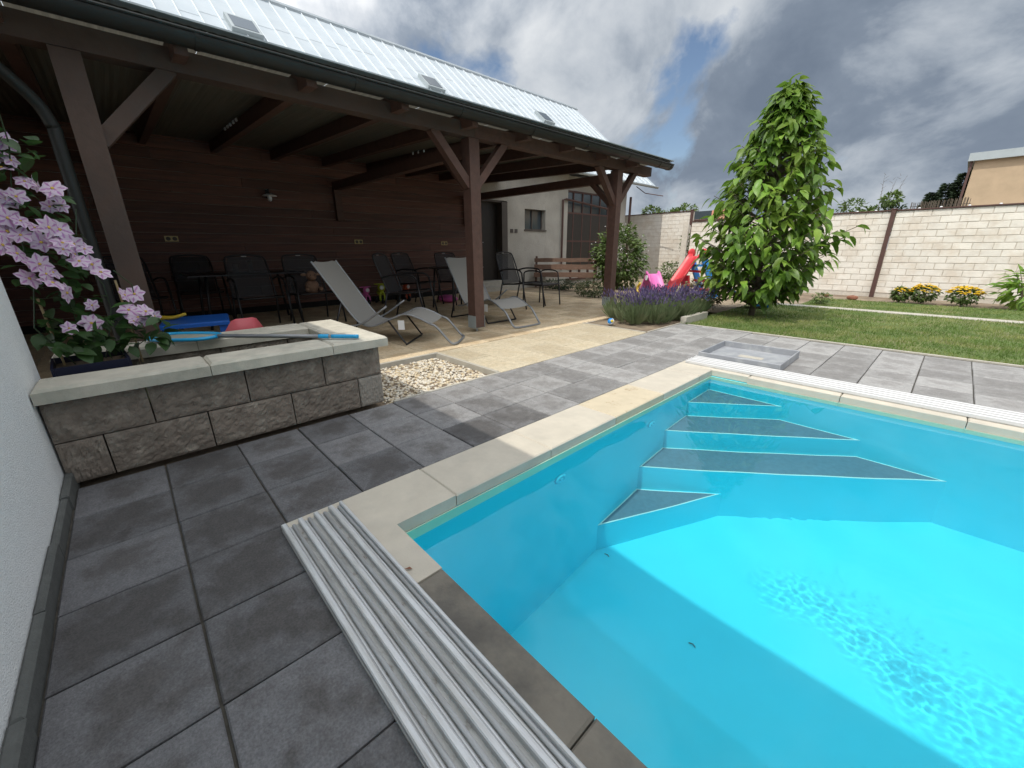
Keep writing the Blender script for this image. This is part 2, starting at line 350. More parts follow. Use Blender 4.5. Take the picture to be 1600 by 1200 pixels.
# ---- dark terrace paving
terrace = bpy.data.objects.new('terrace', None); C.objects.link(terrace); tag(terrace, kind='structure')
bd = MB()
for (x0, x1, y0, y1) in ((-.9, 0, -.93, 4.9), (0, 6.6, -.93, -.31), (0, 6.6, 3.2, 4.9)): bd.add([(x0, y0, -.012), (x1, y0, -.012), (x1, y1, -.012), (x0, y1, -.012)], [(0, 1, 2, 3)])
bd.build('joint_bed', m_joint, terrace)
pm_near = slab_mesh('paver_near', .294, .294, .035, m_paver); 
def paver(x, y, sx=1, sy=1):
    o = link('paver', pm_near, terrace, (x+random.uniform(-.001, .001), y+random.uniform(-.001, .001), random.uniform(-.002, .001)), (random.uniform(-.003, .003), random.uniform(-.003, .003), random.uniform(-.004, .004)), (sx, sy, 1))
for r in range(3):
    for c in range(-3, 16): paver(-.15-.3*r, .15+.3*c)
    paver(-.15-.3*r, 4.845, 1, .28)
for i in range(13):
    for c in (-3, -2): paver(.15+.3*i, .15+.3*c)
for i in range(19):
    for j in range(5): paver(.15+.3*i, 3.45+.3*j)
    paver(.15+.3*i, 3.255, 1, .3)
# ---- beige patio paving
patio = bpy.data.objects.new('patio', None); C.objects.link(patio); tag(patio, kind='structure')
bd = MB()
for (x0, x1, y0, y1) in ((-6.45, -1.88, -2.5, 6.6), (-1.88, -.905, 1.60, 3.98)): bd.add([(x0, y0, -.012), (x1, y0, -.012), (x1, y1, -.012), (x0, y1, -.012)], [(0, 1, 2, 3)])
bd.build('joint_bed', m_mortar, patio)
pb = slab_mesh('slab_beige', .494, .396, .035, m_beige, .003); pp = slab_mesh('slab_patio', .494, .396, .035, m_patio, .003)
def clipslab(me, x0, x1, y0, y1, wx, wy):
    sx = (x1-x0)/wx; sy_ = (y1-y0)/wy
    if sx < .08 or sy_ < .08: return
    link('slab', me, patio, ((x0+x1)/2, (y0+y1)/2, random.uniform(-.0015, .001)), (random.uniform(-.002, .002), random.uniform(-.002, .002), 0), (sx, sy_, 1))
y = -2.5; k = 0
while y < 6.55:
    y1 = min(y+.4, 6.6); x = -.905-(.25 if k % 2 else 0)
    xs = [-.905]
    if k % 2: xs.append(-1.155)
    while xs[-1] > -6.40: xs.append(max(xs[-1]-.5, -6.43))
    for a, c_ in zip(xs[1:], xs[:-1]):
        ya, yb = y, y1
        if c_ > -1.9:   # strip in front of the posts exists only between gravel and lavender
            lim0, lim1 = 1.60, 3.98
            if a < -1.88:
                clipslab(pp, a, -1.885, ya, yb, .5, .4); a = -1.875
            ya, yb = max(ya, lim0), min(yb, lim1)
            if yb-ya > .05: clipslab(pb, a, c_, ya, yb, .5, .4)
        else: clipslab(pb if a > -2.3 else pp, a, c_, ya, yb, .5, .4)
    y += .4; k += 1
# ---- gravel bed with kerb
kb = MB()
kb.box(-1.875, -1.845, .62, 1.595, -.10, .006, .003); kb.box(-1.843, -.93, 1.565, 1.595, -.10, .006, .003); kb.box(-.926, -.903, .62, 1.595, -.10, .002, .003)
tag(kb.build('gravel_kerb', m_conc), kind='structure')
bd = MB(); bd.add([(-1.86, .6, -.075), (-.91, .6, -.075), (-.91, 1.58, -.075), (-1.86, 1.58, -.075)], [(0, 1, 2, 3)])
tag(bd.build('gravel_base', m_sand), kind='structure')
g = MB(); ico_v = []; ph = (1+5**.5)/2
for a in (-1, 1):
    for c_ in (-ph, ph): ico_v += [(0, a, c_), (a, c_, 0), (c_, 0, a)]
bmi = bmesh.new(); bmesh.ops.create_icosphere(bmi, subdivisions=1, radius=1); IV = [v.co.copy() for v in bmi.verts]; IF = [[v.index for v in f.verts] for f in bmi.faces]; bmi.free()
for i in range(4200):
    lay = i % 3; px, py = random.uniform(-1.83, -.935), random.uniform(.60, 1.555)
    rr = random.uniform(.010, .021); M3 = Matrix.Rotation(random.uniform(0, 6.3), 3, 'Z') @ Matrix.Rotation(random.uniform(-.5, .5), 3, 'X')
    zz = -.066+lay*.013+.012*noise.noise(Vector((px*5, py*5, 0)))
    g.add([M3 @ Vector((v.x*rr*random.uniform(.8, 1.2), v.y*rr*.75, v.z*rr*.55))+Vector((px, py, zz)) for v in IV], IF)
tag(g.build('gravel', m_pebble, smooth=True), 'cream and tan pebbles filling the square bed beside the block planter', 'gravel', kind='stuff')
# ---- lawn, path, soil bed
b = MB()
for (x0, x1, y0, y1) in ((-.95, 12, 4.905, 8.02), (-.3, 12, 8.30, 9.75)):
    b.add([(x0, y0, -.010), (x1, y0, -.010), (x1, y1, -.010), (x0, y1, -.010)], [(0, 1, 2, 3)])
tag(b.build('lawn', m_lawn), kind='structure')
b = MB(); b.box(-.8, 12, 4.878, 4.905, -.06, .004, .003); tag(b.build('lawn_edging', m_conc), kind='structure')
b = MB(); b.box(-.9, 12, 8.05, 8.26, -.06, -.002, .004); tag(b.build('path', m_conc), kind='structure')
b = MB(); b.add([(-12, 5.2, -.02), (-.95, 5.2, -.02), (-.95, 14, -.02), (-12, 14, -.02)], [(0, 1, 2, 3)]); tag(b.build('sandy_ground', m_sand), kind='structure')
gr = MB()
def blade(x, y, h, wd, z0=-.012):
    a = random.uniform(0, 6.3); l = random.uniform(.1, .9)*h; a2 = random.uniform(0, 6.3)
    dx, dy = math.cos(a)*wd, math.sin(a)*wd
    gr.add([(x-dx, y-dy, z0), (x+dx, y+dy, z0), (x+math.cos(a2)*l, y+math.sin(a2)*l, z0+h)], [(0, 1, 2)])
cnt = 0
while cnt < 62000:
    x = random.uniform(-.93, 5.2); y = random.uniform(4.91, 9.7)
    if 8.0 < y < 8.3: continue
    if y > 8.3 and x < -.25: continue
    if random.random() > (1.0 if y < 6.6 else .7): continue
    pn = noise.noise(Vector((x*1.5, y*1.5, 3)))
    blade(x, y, random.uniform(.018, .04)*(1+.4*pn), random.uniform(.0025, .0045)); cnt += 1
for i in range(900):
    blade(random.uniform(-.9, 4), 4.905+abs(random.gauss(0, .01)), random.uniform(.03, .055), .003)
tag(gr.build('grass', m_grass), 'short mown grass beyond the paved terrace', 'grass', kind='stuff')

# ================================================================== POOL
pool = thing('swimming_pool', 'turquoise in-ground swimming pool with corner steps and pale stone coping', 'pool')
recv = []
FL = -1.53
b = MB(); b.box(PX0-.05, PX1+.05, PY0-.05, PY1+.05, FL-.1, FL); recv.append(b.build('floor', m_liner, pool))
for (x0, x1, y0, y1) in ((PX0-.06, PX0, PY0-.06, PY1+.06), (PX1, PX1+.06, PY0-.06, PY1+.06), (PX0+.001, PX1-.001, PY0-.06, PY0), (PX0+.001, PX1-.001, PY1, PY1+.06)):
    b = MB(); b.box(x0, x1, y0, y1, FL+.001, -.055); recv.append(b.build('wall', m_liner, pool))
b = MB()
for (x0, x1, y0, y1) in ((PX0+.0005, PX0+.004, PY0+.001, PY1-.001), (PX0+.005, PX1-.005, PY1-.004, PY1-.0005), (PX0+.005, PX1-.005, PY0+.0005, PY0+.004)):
    b.box(x0, x1, y0, y1, -.13, -.052)
recv.append(b.build('edge_strip', m_strip, pool))
def inset(poly, d):
    c = Vector((sum(p[0] for p in poly)/len(poly), sum(p[1] for p in poly)/len(poly))); n = len(poly); out = []
    for i in range(n):
        p0, p1, p2 = Vector(poly[i-1]), Vector(poly[i]), Vector(poly[(i+1) % n])
        d1 = (p1-p0).normalized(); d2 = (p2-p1).normalized(); n1 = Vector((-d1.y, d1.x)); n2 = Vector((-d2.y, d2.x))
        if n1.dot(c-p1) < 0: n1 = -n1
        if n2.dot(c-p1) < 0: n2 = -n2
        k = 1+n1.dot(n2); out.append(tuple(p1+(n1+n2)*(d/max(k, .15))))
    return out
Yc = PY1
def cutx(p, q, y):  # x where the line p-q meets y
    return p[0]+(q[0]-p[0])*(y-p[1])/(q[1]-p[1])
fronts = [((.30, 2.494), (.834, 2.886), -.410), ((.30, 2.153), (1.300, 2.870), -.685), ((.30, 1.822), (1.766, 2.886), -.960)]
prev = None
for (p, q, z) in fronts:
    xr = cutx(p, q, Yc); body = [(PX0-.01, p[1]-.007), (xr+.01, Yc+.01), (PX0-.01, Yc+.01)]
    b = MB(); b.prism(body, FL-.02, z-.004); recv.append(b.build('step_riser', m_liner, pool))
    if prev is None: tr = [(PX0, p[1]), (xr, Yc), (PX0, Yc)]
    else: tr = [(PX0, p[1]), (xr, Yc), (prev[1], Yc), (PX0, prev[0])]
    b = MB(); b.prism(tr, z-.003, z-.001); s_ = b.build('step_edge', m_seam, pool); recv.append(s_)
    b = MB(); b.prism(inset(tr, .010), z-.002, z+.001); recv.append(b.build('step_tread', m_tread, pool))
    prev = (p[1], xr)
z = -1.245; tri = [(PX0-.01, 1.334), (.752, 2.150), (PX0-.01, 1.80)]
b = MB(); b.prism([(PX0-.01, 1.330), (.756, 2.152), (PX0-.01, 2.0)], FL-.02, z-.004); recv.append(b.build('step_riser', m_liner, pool))
tri2 = [(PX0, 1.345), (.745, 2.135), (PX0, 1.815)]
b = MB(); b.prism(tri2, z-.003, z-.001); recv.append(b.build('step_edge', m_seam, pool))
b = MB(); b.prism(inset(tri2, .010), z-.002, z+.001); recv.append(b.build('step_tread', m_tread, pool))
for (yy, zz) in ((.947, -.359), (1.924, -.397)):
    mt = Matrix.Translation((PX0+.001, yy, zz)) @ Matrix.Rotation(R(90), 4, 'Y')
    b = MB(); b.lathe([(.045, 0), (.045, .006), (.038, .012), (.024, .012), (.020, .004), (.014, .004), (.012, .014), (.004, .014)], n=24, mtx=mt); recv.append(b.build('inlet_nozzle', m_liner, pool, True))
# coping stones
def coping(x0, x1, y0, y1, m, name='coping_stone', rz=None):
    q = MB(); q.box(x0+.002, x1-.002, y0+.002, y1-.002, -.052, .0, .006)
    o = q.build(name, m, pool); recv.append(o); o.location.z = random.uniform(0, .002); return o
ys = [-.305, .27, .87, 1.47, 2.07, 2.67, PY1+.02]
q = MB(); q.prism([(0.002, -.303), (.598, -.303), (.598, -.002), (.298, -.002), (.298, .268), (0.002, .268)], -.052, .001); recv.append(q.build('coping_stone', m_coping, pool))
for i in range(1, 6):
    coping(0, .30, ys[i], ys[i+1], m_coping_stain if i == 3 else m_coping)
xs = [.60, 1.2, 1.8, 2.4, 3.0, 3.6, 4.2, 4.8, 5.4, 6.0, 6.6]
for a, c_ in zip(xs[:-1], xs[1:]): coping(a, c_, -.305, 0.0, m_coping_dark)
xs = [0, .58, 1.17, 1.77, 2.37, 2.97, 3.57, 4.17, 4.77, 5.37, 5.97, 6.6]
for a, c_ in zip(xs[:-1], xs[1:]): coping(a, c_, PY1+.02 if a < .2 else PY1, 3.195, m_coping)
coping(PX1, 6.6, 0, PY1, m_coping)
# water: one rippled sheet, agitated by the inlet jets
NXW, NYW = 640, 330
x0w, x1w, y0w, y1w = PX0, 4.9, PY0, PY1
waves = [(random.uniform(0, math.pi), random.uniform(60, 150), random.uniform(0, 6.3), random.uniform(.5, 1)) for _ in range(16)]
swell = [(random.uniform(0, math.pi), random.uniform(9, 22), random.uniform(0, 6.3)) for _ in range(6)]
def wh(x, y):
    n1 = noise.noise(Vector((x*3.1, y*3.1, 1.7)))
    e = 0
    for (cx_, cy_, ang, la, lb, wt) in ((1.38, 1.14, R(-10), .28, .15, .9), (1.72, 1.07, R(-8), .36, .21, 1.0), (1.62, .74, R(2), .22, .10, .7), (2.25, 1.05, R(6), .5, .32, .8)):
        dx, dy = x-cx_, y-cy_; u = dx*math.cos(ang)+dy*math.sin(ang); v = -dx*math.sin(ang)+dy*math.cos(ang)
        e = max(e, wt*math.exp(-((u/la)**2+(v/lb)**2)**1.5))
    e *= max(0, .55+1.3*n1)
    h = 0
    if e > .01:
        wx = x+.02*noise.noise(Vector((x*7, y*7, 5))); wy = y*1.25+.02*noise.noise(Vector((x*7, y*7, 9)))
        h = e*.60*(.00105*noise.noise(Vector((wx*17, wy*17, 2)))+.00062*noise.noise(Vector((wx*34, wy*34, 6)))+.00022*noise.noise(Vector((wx*62, wy*62, 3))))
    for (a, k, p) in swell: h += .00009*math.sin(k*(x*math.cos(a)+y*math.sin(a))+p)
    return h
vs = []; fs = []
xsw = [x0w+(x1w-x0w)*i/NXW for i in range(NXW+1)]+[PX1]
for xx in xsw:
    for j in range(NYW+1):
        yy = y0w+(y1w-y0w)*j/NYW; vs.append((xx, yy, WL+(wh(xx, yy) if xx < 4 else 0)))
for i in range(len(xsw)-1):
    for j in range(NYW):
        a = i*(NYW+1)+j; fs.append((a, a+NYW+1, a+NYW+2, a+1))
me = bpy.data.meshes.new('water'); me.from_pydata(vs, [], fs); me.polygons.foreach_set('use_smooth', [True]*len(fs))
m_water = bpy.data.materials.new('water'); m_water.use_nodes = True; t = m_water.node_tree; t.nodes.clear()
out = t.nodes.new('ShaderNodeOutputMaterial'); gl = t.nodes.new('ShaderNodeBsdfGlass'); gl.inputs['IOR'].default_value = 1.333; gl.inputs['Roughness'].default_value = 0.0
gl.inputs['Color'].default_value = (.82, .985, 1, 1); t.links.new(gl.outputs[0], out.inputs[0]); me.materials.append(m_water)
wo = bpy.data.objects.new('water', me); C.objects.link(wo); tag(wo, kind='structure'); wo.cycles.is_caustics_caster = True
for o in recv: o.cycles.is_caustics_receiver = True

# ---- enclosure rail tracks
def track(name, label, x0, x1, y0, ya, z0, mrib, mlow, far):
    t_ = thing(name, label, 'rail track', (x0, ya, z0), 0, 'pool enclosure rail tracks')
    wdt = y0; q = MB(); q.box(0, x1-x0, 0, wdt, 0, .006); q.build('base_plate', mlow, t_)
    n = 4
    for i in range(n):
        yb = wdt*(i+.02)/n
        def rail(nm, d0, d1, h, st, rnd_=False, m=mrib):
            q = MB()
            if rnd_:
                q.tube([(st, yb+d0+.006, h-.004), (x1-x0, yb+d0+.006, h-.004)], .0062, 10); q.build(nm, m, t_, True)
            else:
                q.box(st, x1-x0, yb+d0, yb+d1, .006, h, .003); q.build(nm, m, t_)
        s = wdt/n/.0615
        rail('rib', .000*s, .019*s, .027, random.uniform(-.006, .0))
        rail('ledge', .0215*s, .031*s, .015, .010+random.uniform(-.004, .004))
        rail('round_rail', .0345*s, .046*s, .017, .006+random.uniform(-.012, .004), not far)
    q = MB(); q.box(-.002, x1-x0, wdt-.012, wdt, .006, .030, .003); q.build('rib', mrib, t_)
    return t_
track('enclosure_track', 'grey aluminium rail track of parallel ribs on the shaded side of the pool', .045, 4.4, .222, -.328, .001, m_alu, m_alu_dirt, False)
track('enclosure_track', 'white rail track of thin parallel ribs along the sunlit far pool edge', .045, 6.5, .215, 2.965, .002, m_alu_far, m_alu_dirt, True)
# dry leaves on the track
lf = MB()
def dead_leaf(x, y, z, s, name, label):
    q = MB(); q.add([(0, 0, 0), (.5*s, .25*s, .2*s), (s, 0, .1*s), (.5*s, -.28*s, .15*s), (1.3*s, .05*s, .02*s)], [(0, 3, 1), (1, 3, 2), (2, 4, 1)])
    o = q.build(name, m_rust); o.location = (x, y, z); o.rotation_euler = (0, 0, random.uniform(0, 6)); tag(o, label, 'leaf')
dead_leaf(.54, -.075, .004, .022, 'dry_leaf', 'curled brown dry leaf lying on the pool coping corner')
dead_leaf(.49, -.270, .014, .022, 'dry_leaf', 'brown dry leaf caught between the grey track ribs')
# ---- tray
tr_ = thing('plastic_tray', 'shallow grey rectangular plastic foot tray on the far paving', 'tray', (.38, 3.53, .004), R(1.5))
q = MB(); q.box(-.33, .33, -.335, .335, 0, .008); q.build('tray_floor', m_tray, tr_)
for (x0, x1, y0, y1) in ((-.33, .33, -.335, -.323), (-.33, .33, .323, .335), (-.33, -.318, -.322, .322), (.318, .33, -.322, .322)):
    q = MB(); q.box(x0, x1, y0, y1, .0085, .065, .004); q.build('tray_wall', m_tray, tr_)
q = MB(); q.box(-.08, .12, -.04, .05, .0085, .0105); q.build('water_stain', m_conc, tr_)

# ================================================================== WHITE HOUSE BEHIND THE CAMERA
wh_ = thing('white_house', 'white rendered house wall with dark skirting at the left edge', 'house', (-1.28, -.93, 0))
q = MB(); q.box(0, 13, -6, 0, -.05, 2.62); q.build('wall', m_plaster, wh_)
q = MB(); q.prism([(-.95, -7), (13.5, -7), (13.5, -1.35), (1.5, -.17), (1.15, -.12), (-.95, -.12)], 2.70, 2.762); q.build('roof_edge', m_steel_brown, wh_)
q = MB(); q.prism([(-.85, -6.9), (13.4, -6.9), (13.4, -1.6), (1.5, -.45), (-.85, -.40)], 2.621, 2.699); q.build('soffit', m_plaster, wh_)
for i in range(12):
    q = MB(); q.box(.2+i*.37, .2+i*.37+.365, .002, .027+random.uniform(-.003, .004), -.03, .055+random.uniform(-.006, .008), .006); q.build('skirting', m_skirt, wh_)
# ================================================================== BLOCK PLANTER
pl = thing('block_planter', 'raised planter of rough split concrete blocks with pale cap slabs', 'planter', (-.94, -.15, 0))
def rough_block(x0, x1, y0, y1, z0, z1, axis, sgn, m):
    """block with one split (uneven) face on the side axis/sgn"""
    q = MB(); n1, n2 = 30, 14; G = []
    for j in range(n2+1):
        for i in range(n1+1):
            u, v = i/n1, j/n2; ed = min(u, 1-u, v*.5, (1-v)*.5)
            d = .001+min(1, ed/.035)*(.003+.010*abs(noise.noise(Vector((x0*31+u*7, y0*17+v*3.5, z0*23+1))))+.005*noise.noise(Vector((u*24+y0*9, v*12+x0*5, z0*7)))+.0035*noise.noise(Vector((u*60+y0*9, v*30+x0*5, z0*7))))
            zz = z0+(z1-z0)*v
            if axis == 'x': G.append(((x1 if sgn > 0 else x0)+sgn*d, y0+(y1-y0)*u, zz))
            else: G.append((x0+(x1-x0)*u, (y1 if sgn > 0 else y0)+sgn*d, zz))
    fs = [(j*(n1+1)+i, j*(n1+1)+i+1, (j+1)*(n1+1)+i+1, (j+1)*(n1+1)+i) for j in range(n2) for i in range(n1)]
    if (axis == 'x') != (sgn > 0): fs = [f[::-1] for f in fs]
    q.add(G, fs); q.box(x0, x1, y0, y1, z0, z1)
    return q
def block(x0, x1, y0, y1, z0, z1, axis='x', sgn=1, m=None):
    q = rough_block(x0-(-.94), x1-(-.94), y0+.15, y1+.15, z0, z1, axis, sgn, m); return q.build('block', m or m_block, pl)
for (z0, z1, js) in ((0, .193, [-.925, -.771, -.381, .016, .412, .575]), (.199, .388, [-.925, -.584, -.186, .215, .575])):
    for a, c_ in zip(js[:-1], js[1:]):
        block(-1.12, -.962, a+.003, c_-.003, z0, z1, 'x', 1, m_blockside if (a > .40 and z0 == 0) else m_block)
        block(-1.84, -1.66, a+.003, c_-.003, z0, z1, 'x', 1)
    for a, c_ in ((-1.655, -1.40), (-1.397, -1.125)):
        block(a, c_, .38, .565, z0, z1, 'y', 1, m_blockside)
q = MB(); q.box(-.185, .0, .51, .72, .0, .0)  # placeholder thin sheet removed below
for (a, c_) in ((-.925, -.33), (-.327, .27), (.273, .62)):
    q = MB(); q.box(-1.145+.94, -.91+.94, a+.15, c_+.15, .390, .452, .012); q.build('cap_slab', m_cap, pl)
for (a, c_) in ((-.925, -.30), (-.297, .36)):
    q = MB(); q.box(-1.875+.94, -1.63+.94, a+.15, c_+.15, .390, .452, .012); q.build('cap_slab', m_cap, pl)
for (a, c_) in ((-1.875, -1.48), (-1.477, -1.148)):
    q = MB(); q.box(a+.94, c_+.94, .363+.15, .62+.15, .390, .452, .012); q.build('cap_slab', m_cap, pl)
q = MB(); n = 26
for i in range(n+1):
    for j in range(n+1):
        x = -1.66+.54*i/n; y = -.92+1.31*j/n; q.v.append((x+.94, y+.15, .26+.05*noise.noise(Vector((x*5, y*5, 0)))+.02*noise.noise(Vector((x*22, y*22, 4)))))
q.f = [(i*(n+1)+j, (i+1)*(n+1)+j, (i+1)*(n+1)+j+1, i*(n+1)+j+1) for i in range(n) for j in range(n)]; q.mi = [0]*len(q.f)
q.build('soil', m_moss, pl, True)
ms = MB()
for i in range(700):
    x = random.uniform(-1.65, -1.14); y = random.uniform(-.1, .36); h = random.uniform(.02, .06); a = random.uniform(0, 6.3); z0 = .26+.05*noise.noise(Vector((x*5, y*5, 0)))
    ms.add([(x+.94, y+.15, z0), (x+.94+.012*math.cos(a), y+.15+.012*math.sin(a), z0), (x+.94+.02*math.sin(a), y+.15+.02*math.cos(a), z0+h)], [(0, 1, 2)])
ms.build('weeds', m_leaf2, pl)

# ================================================================== PERGOLA
pg = thing('pergola', 'dark brown timber pergola with sheet roof and black gutter along the house', 'pergola', (-2.475, 0, 0))
def P(x, y, z): return (x+2.475, y, z)
PX = -2.475
posts = (-.50, 2.585, 5.48)
for k, y in enumerate(posts):
    q = MB(); q.box(-.07, .07, y-.07, y+.07, .055, 2.135); po = q.build('post', m_wood if k else m_beamgrey, pg)
    q = MB(); q.box(-.078, .078, y-.0745, y-.0705, .05, .20); q.box(-.078, .078, y+.0705, y+.0745, .05, .20); q.box(-.05, .05, y-.07, y+.07, .045, .053); q.tube([(0, y, -.005), (0, y, .05)], .012, 8); q.build('post_shoe', m_greymetal, po)
q = MB(); q.box(-.065, .065, -3.0, 2.6, 2.14, 2.275); q.build('beam', m_beamgrey, pg)
q = MB(); q.box(-.065, .065, 2.603, 6.42, 2.141, 2.276); q.build('beam', m_wood, pg)
def brace(a, c_, s=.10, m=m_wood):
    q = MB(); q.bar(a, c_, s, s*.95); q.build('brace', m, pg)
for k, y in enumerate(posts):
    for s_ in (-1, 1):
        if (k, s_) == (0, -1): continue
        brace((-.0 if k else 0, y+s_*.045, 1.66), (0, y+s_*.50, 2.16), .09, m_beamgrey if k == 0 else m_wood)
    brace((-.04, y+.002, 1.62), (-.50, y+.002, 2.04), .085)
    q = MB(); q.bar((-.05, y+.003, 2.04), (-3.95, y+.003, 2.07), .11, .13); q.build('tie_beam', m_wood, pg)
    q = MB(); q.box(-3.97, -3.86, y-.06, y+.06, 1.50, 2.02); q.build('wall_post', m_wood, pg)
sl_ = .045
for k in range(12):
    y = .85+.80*(k-5)+.0001
    if y > 6.45: continue
    q = MB(); x0 = .27; x1 = -3.95
    q.bar((x0, y, 2.262-(x0-.0)*sl_), (x1, y, 2.262-(x1)*sl_), .075, .135); q.build('rafter', m_wood, pg)
# roof sheets (ribbed polycarbonate), one per bay
for k in range(11):
    y0 = -3.4+.90*k; y1 = min(y0+.897, 6.50); q = MB(); x0 = .37; x1 = -3.97
    n = 30
    for i in range(n+1):
        yy = y0+(y1-y0)*i/n; dz = .004*(i % 2)
        for xx in (x0, x1): q.v.append((xx, yy, 2.333-xx*sl_+dz))
    q.f = [(2*i, 2*i+1, 2*i+3, 2*i+2) for i in range(n)]; q.mi = [0]*n
    sh_ = q.build('roof_sheet', m_poly, pg)
q = MB(); q.box(-4.0, -.42, -3.4, 6.50, 0, .008)  # added opaque sheet blocks light through the roof; open strip glows at the eave
for i, v in enumerate(q.v): q.v[i] = (v[0], v[1], v[2]+2.352-v[0]*sl_)
q.build('light_block_sheet', m_greymetal, pg)
# gutter: half round with brackets
def half_gutter(y0, y1, xc, zc, r, n=10, th=.004):
    q = MB(); pts = []
    for (rr) in (r, r-th):
        for i in range(n+1):
            a = math.pi+math.pi*i/n; pts.append((xc+rr*math.cos(a), zc+rr*math.sin(a)))
    m_ = n+1
    for yy in (y0, y1): q.v += [(p[0], yy, p[1]) for p in pts]
    T = 2*m_
    for i in range(n):
        q.f += [(i, i+1, T+i+1, T+i), (m_+i+1, m_+i, T+m_+i, T+m_+i+1), (i, m_+i, m_+i+1, i+1), (T+i+1, T+m_+i+1, T+m_+i, T+i)]
    q.f += [(0, T, T+m_, m_), (n, m_+n, T+m_+n, T+n)]
    q.f += [tuple(range(0, m_)), tuple(T+k for k in range(m_))[::-1]]
    q.mi = [0]*len(q.f); return q
GX, GZ = .33, 2.285
gu = half_gutter(-3.4, 6.52, GX, GZ, .074, 14).build('gutter', m_gutter, pg, True)
for yy in (-.9, .12, 1.15, 2.2, 3.2, 4.2, 5.2, 6.1, 6.45):
    q = half_gutter(yy, yy+.022, GX, GZ, .0785); q.build('gutter_bracket', m_gutter, gu)
q = MB(); q.tube([(GX+.076, -3.4, GZ+.002), (GX+.076, 6.52, GZ+.002)], .009, 6); q.build('gutter_bead', m_gutter, gu)
q = MB(); q.bar((GX+.03, -3.4, 2.338), (GX+.03, 6.50, 2.338), .10, .010); q.build('eave_flashing', m_greymetal, pg)
q = MB(); q.tube(smoothed([(GX-.02, -1.05, GZ-.07), (GX-.03, -.98, GZ-.16), (.10, -.73, 1.88), (.05, -.655, 1.72), (.05, -.65, 1.5), (.05, -.65, .0)], 5), .034, 12); q.build('downpipe', m_gutter, pg, True)
for (y, xa, nb) in ((1.65-.8, -2.0, 5), (3.24, -1.9, 3)):
    for i in range(nb):
        q = MB(); q.tube([(xa-.16*i, y-.045, 2.30-(xa-.16*i)*sl_), (xa-.16*i, y-.055, 2.36-(xa-.16*i)*sl_)], .006, 6); q.ell((xa-.16*i, y-.058, 2.31-(xa-.16*i)*sl_), (.012, .012, .02), 8, 6); q.build('light_bulb', m_pipe, pg, True)

# ================================================================== OUTBUILDING
HX = -6.45
hb = thing('outbuilding', 'long low building with pale sheet-metal roof, plank cladding and rough plaster', 'building', (HX, 0, 0))
def hp(name, m, parent=None, sm=False, *boxes):
    q = MB()
    for bx in boxes: q.box(*bx)
    return q.build(name, m, parent or hb, sm)
# walls around the openings (local x = world + 6.45)
hp('wall', m_greywall, None, False, (-6, 0, -5, 5.93, -.05, 2.95))
hp('wall', m_greywall, None, False, (-6, 0, 6.79, 7.40, -.05, 2.95), (-6, 0, 8.20, 9.13, -.05, 2.95), (-6, -.001, 7.401, 8.199, -.05, 1.475), (-6, -.001, 7.401, 8.199, 1.975, 2.95), (-6, -.001, 5.931, 6.789, 2.11, 2.95), (-6, -.30, 5.931, 6.789, -.05, 2.109), (-6, -.22, 7.401, 8.199, 1.476, 1.974))
hp('wall', m_greywall, None, False, (-6, -.12, 9.131, 12.33, -.05, 2.95))
# door
dr = hp('door', m_door, None, False, (-.24, -.20, 5.95, 6.60, .24, 2.07))
hp('door_frame', m_frame, dr, False, (-.29, .012, 6.60, 6.785, .235, 2.09), (-.29, -.01, 5.935, 5.95, .235, 2.09), (-.29, -.01, 5.95, 6.6, 2.07, 2.105))
q = MB(); q.tube([(-.20, 6.02, 1.15), (-.15, 6.02, 1.15), (-.15, 6.12, 1.15)], .010, 8); q.build('handle', m_tube, dr)
hp('door_step', m_conc, None, False, (-.28, .30, 5.80, 6.95, -.02, .10), (-.28, .10, 5.85, 6.9, .101, .232))
# small window
wn = hp('window', m_glass_dark, None, False, (-.16, -.15, 7.43, 8.17, 1.50, 1.95))
hp('window_frame', m_frame, wn, False, (-.165, -.13, 7.402, 7.43, 1.478, 1.973), (-.165, -.13, 8.17, 8.198, 1.478, 1.973), (-.165, -.13, 7.43, 8.17, 1.478, 1.50), (-.165, -.13, 7.43, 8.17, 1.95, 1.973), (-.165, -.12, 7.78, 7.815, 1.5, 1.95))
hp('window_sill', m_frame, wn, False, (-.13, .03, 7.38, 8.22, 1.445, 1.474))
for yy in (6.93, 7.08):
    q = MB(); q.box(.001, .018, yy-.045, yy+.045, 1.385, 1.475, .004); o = q.build('wall_switch', m_frame, hb)
# glazed front: brown steel grid
gz = hp('glazing', m_glass_dark, None, False, (-.10, -.09, 9.17, 11.6, .45, 2.52))
for yy in (9.15, 9.47, 9.90, 10.33, 10.78, 11.2, 11.62):
    hp('mullion', m_steel_brown, gz, False, (-.12, -.06, yy-.02, yy+.02, .1, 2.56))
for zz in (.10, .46, 1.2, 1.97, 2.54): hp('transom', m_steel_brown, gz, False, (-.118, -.058, 9.14, 11.66, zz-.022, zz+.022))
hp('lower_panel', m_door, gz, False, (-.112, -.066, 9.17, 11.6, .48, 1.95))
q = MB(); q.tube([(.06, 8.85, .4), (.06, 8.85, 2.28), (.06, 9.0, 2.30), (.06, 11.0, 2.16)], .028, 8); q.build('pipe', m_steel_brown, hb)
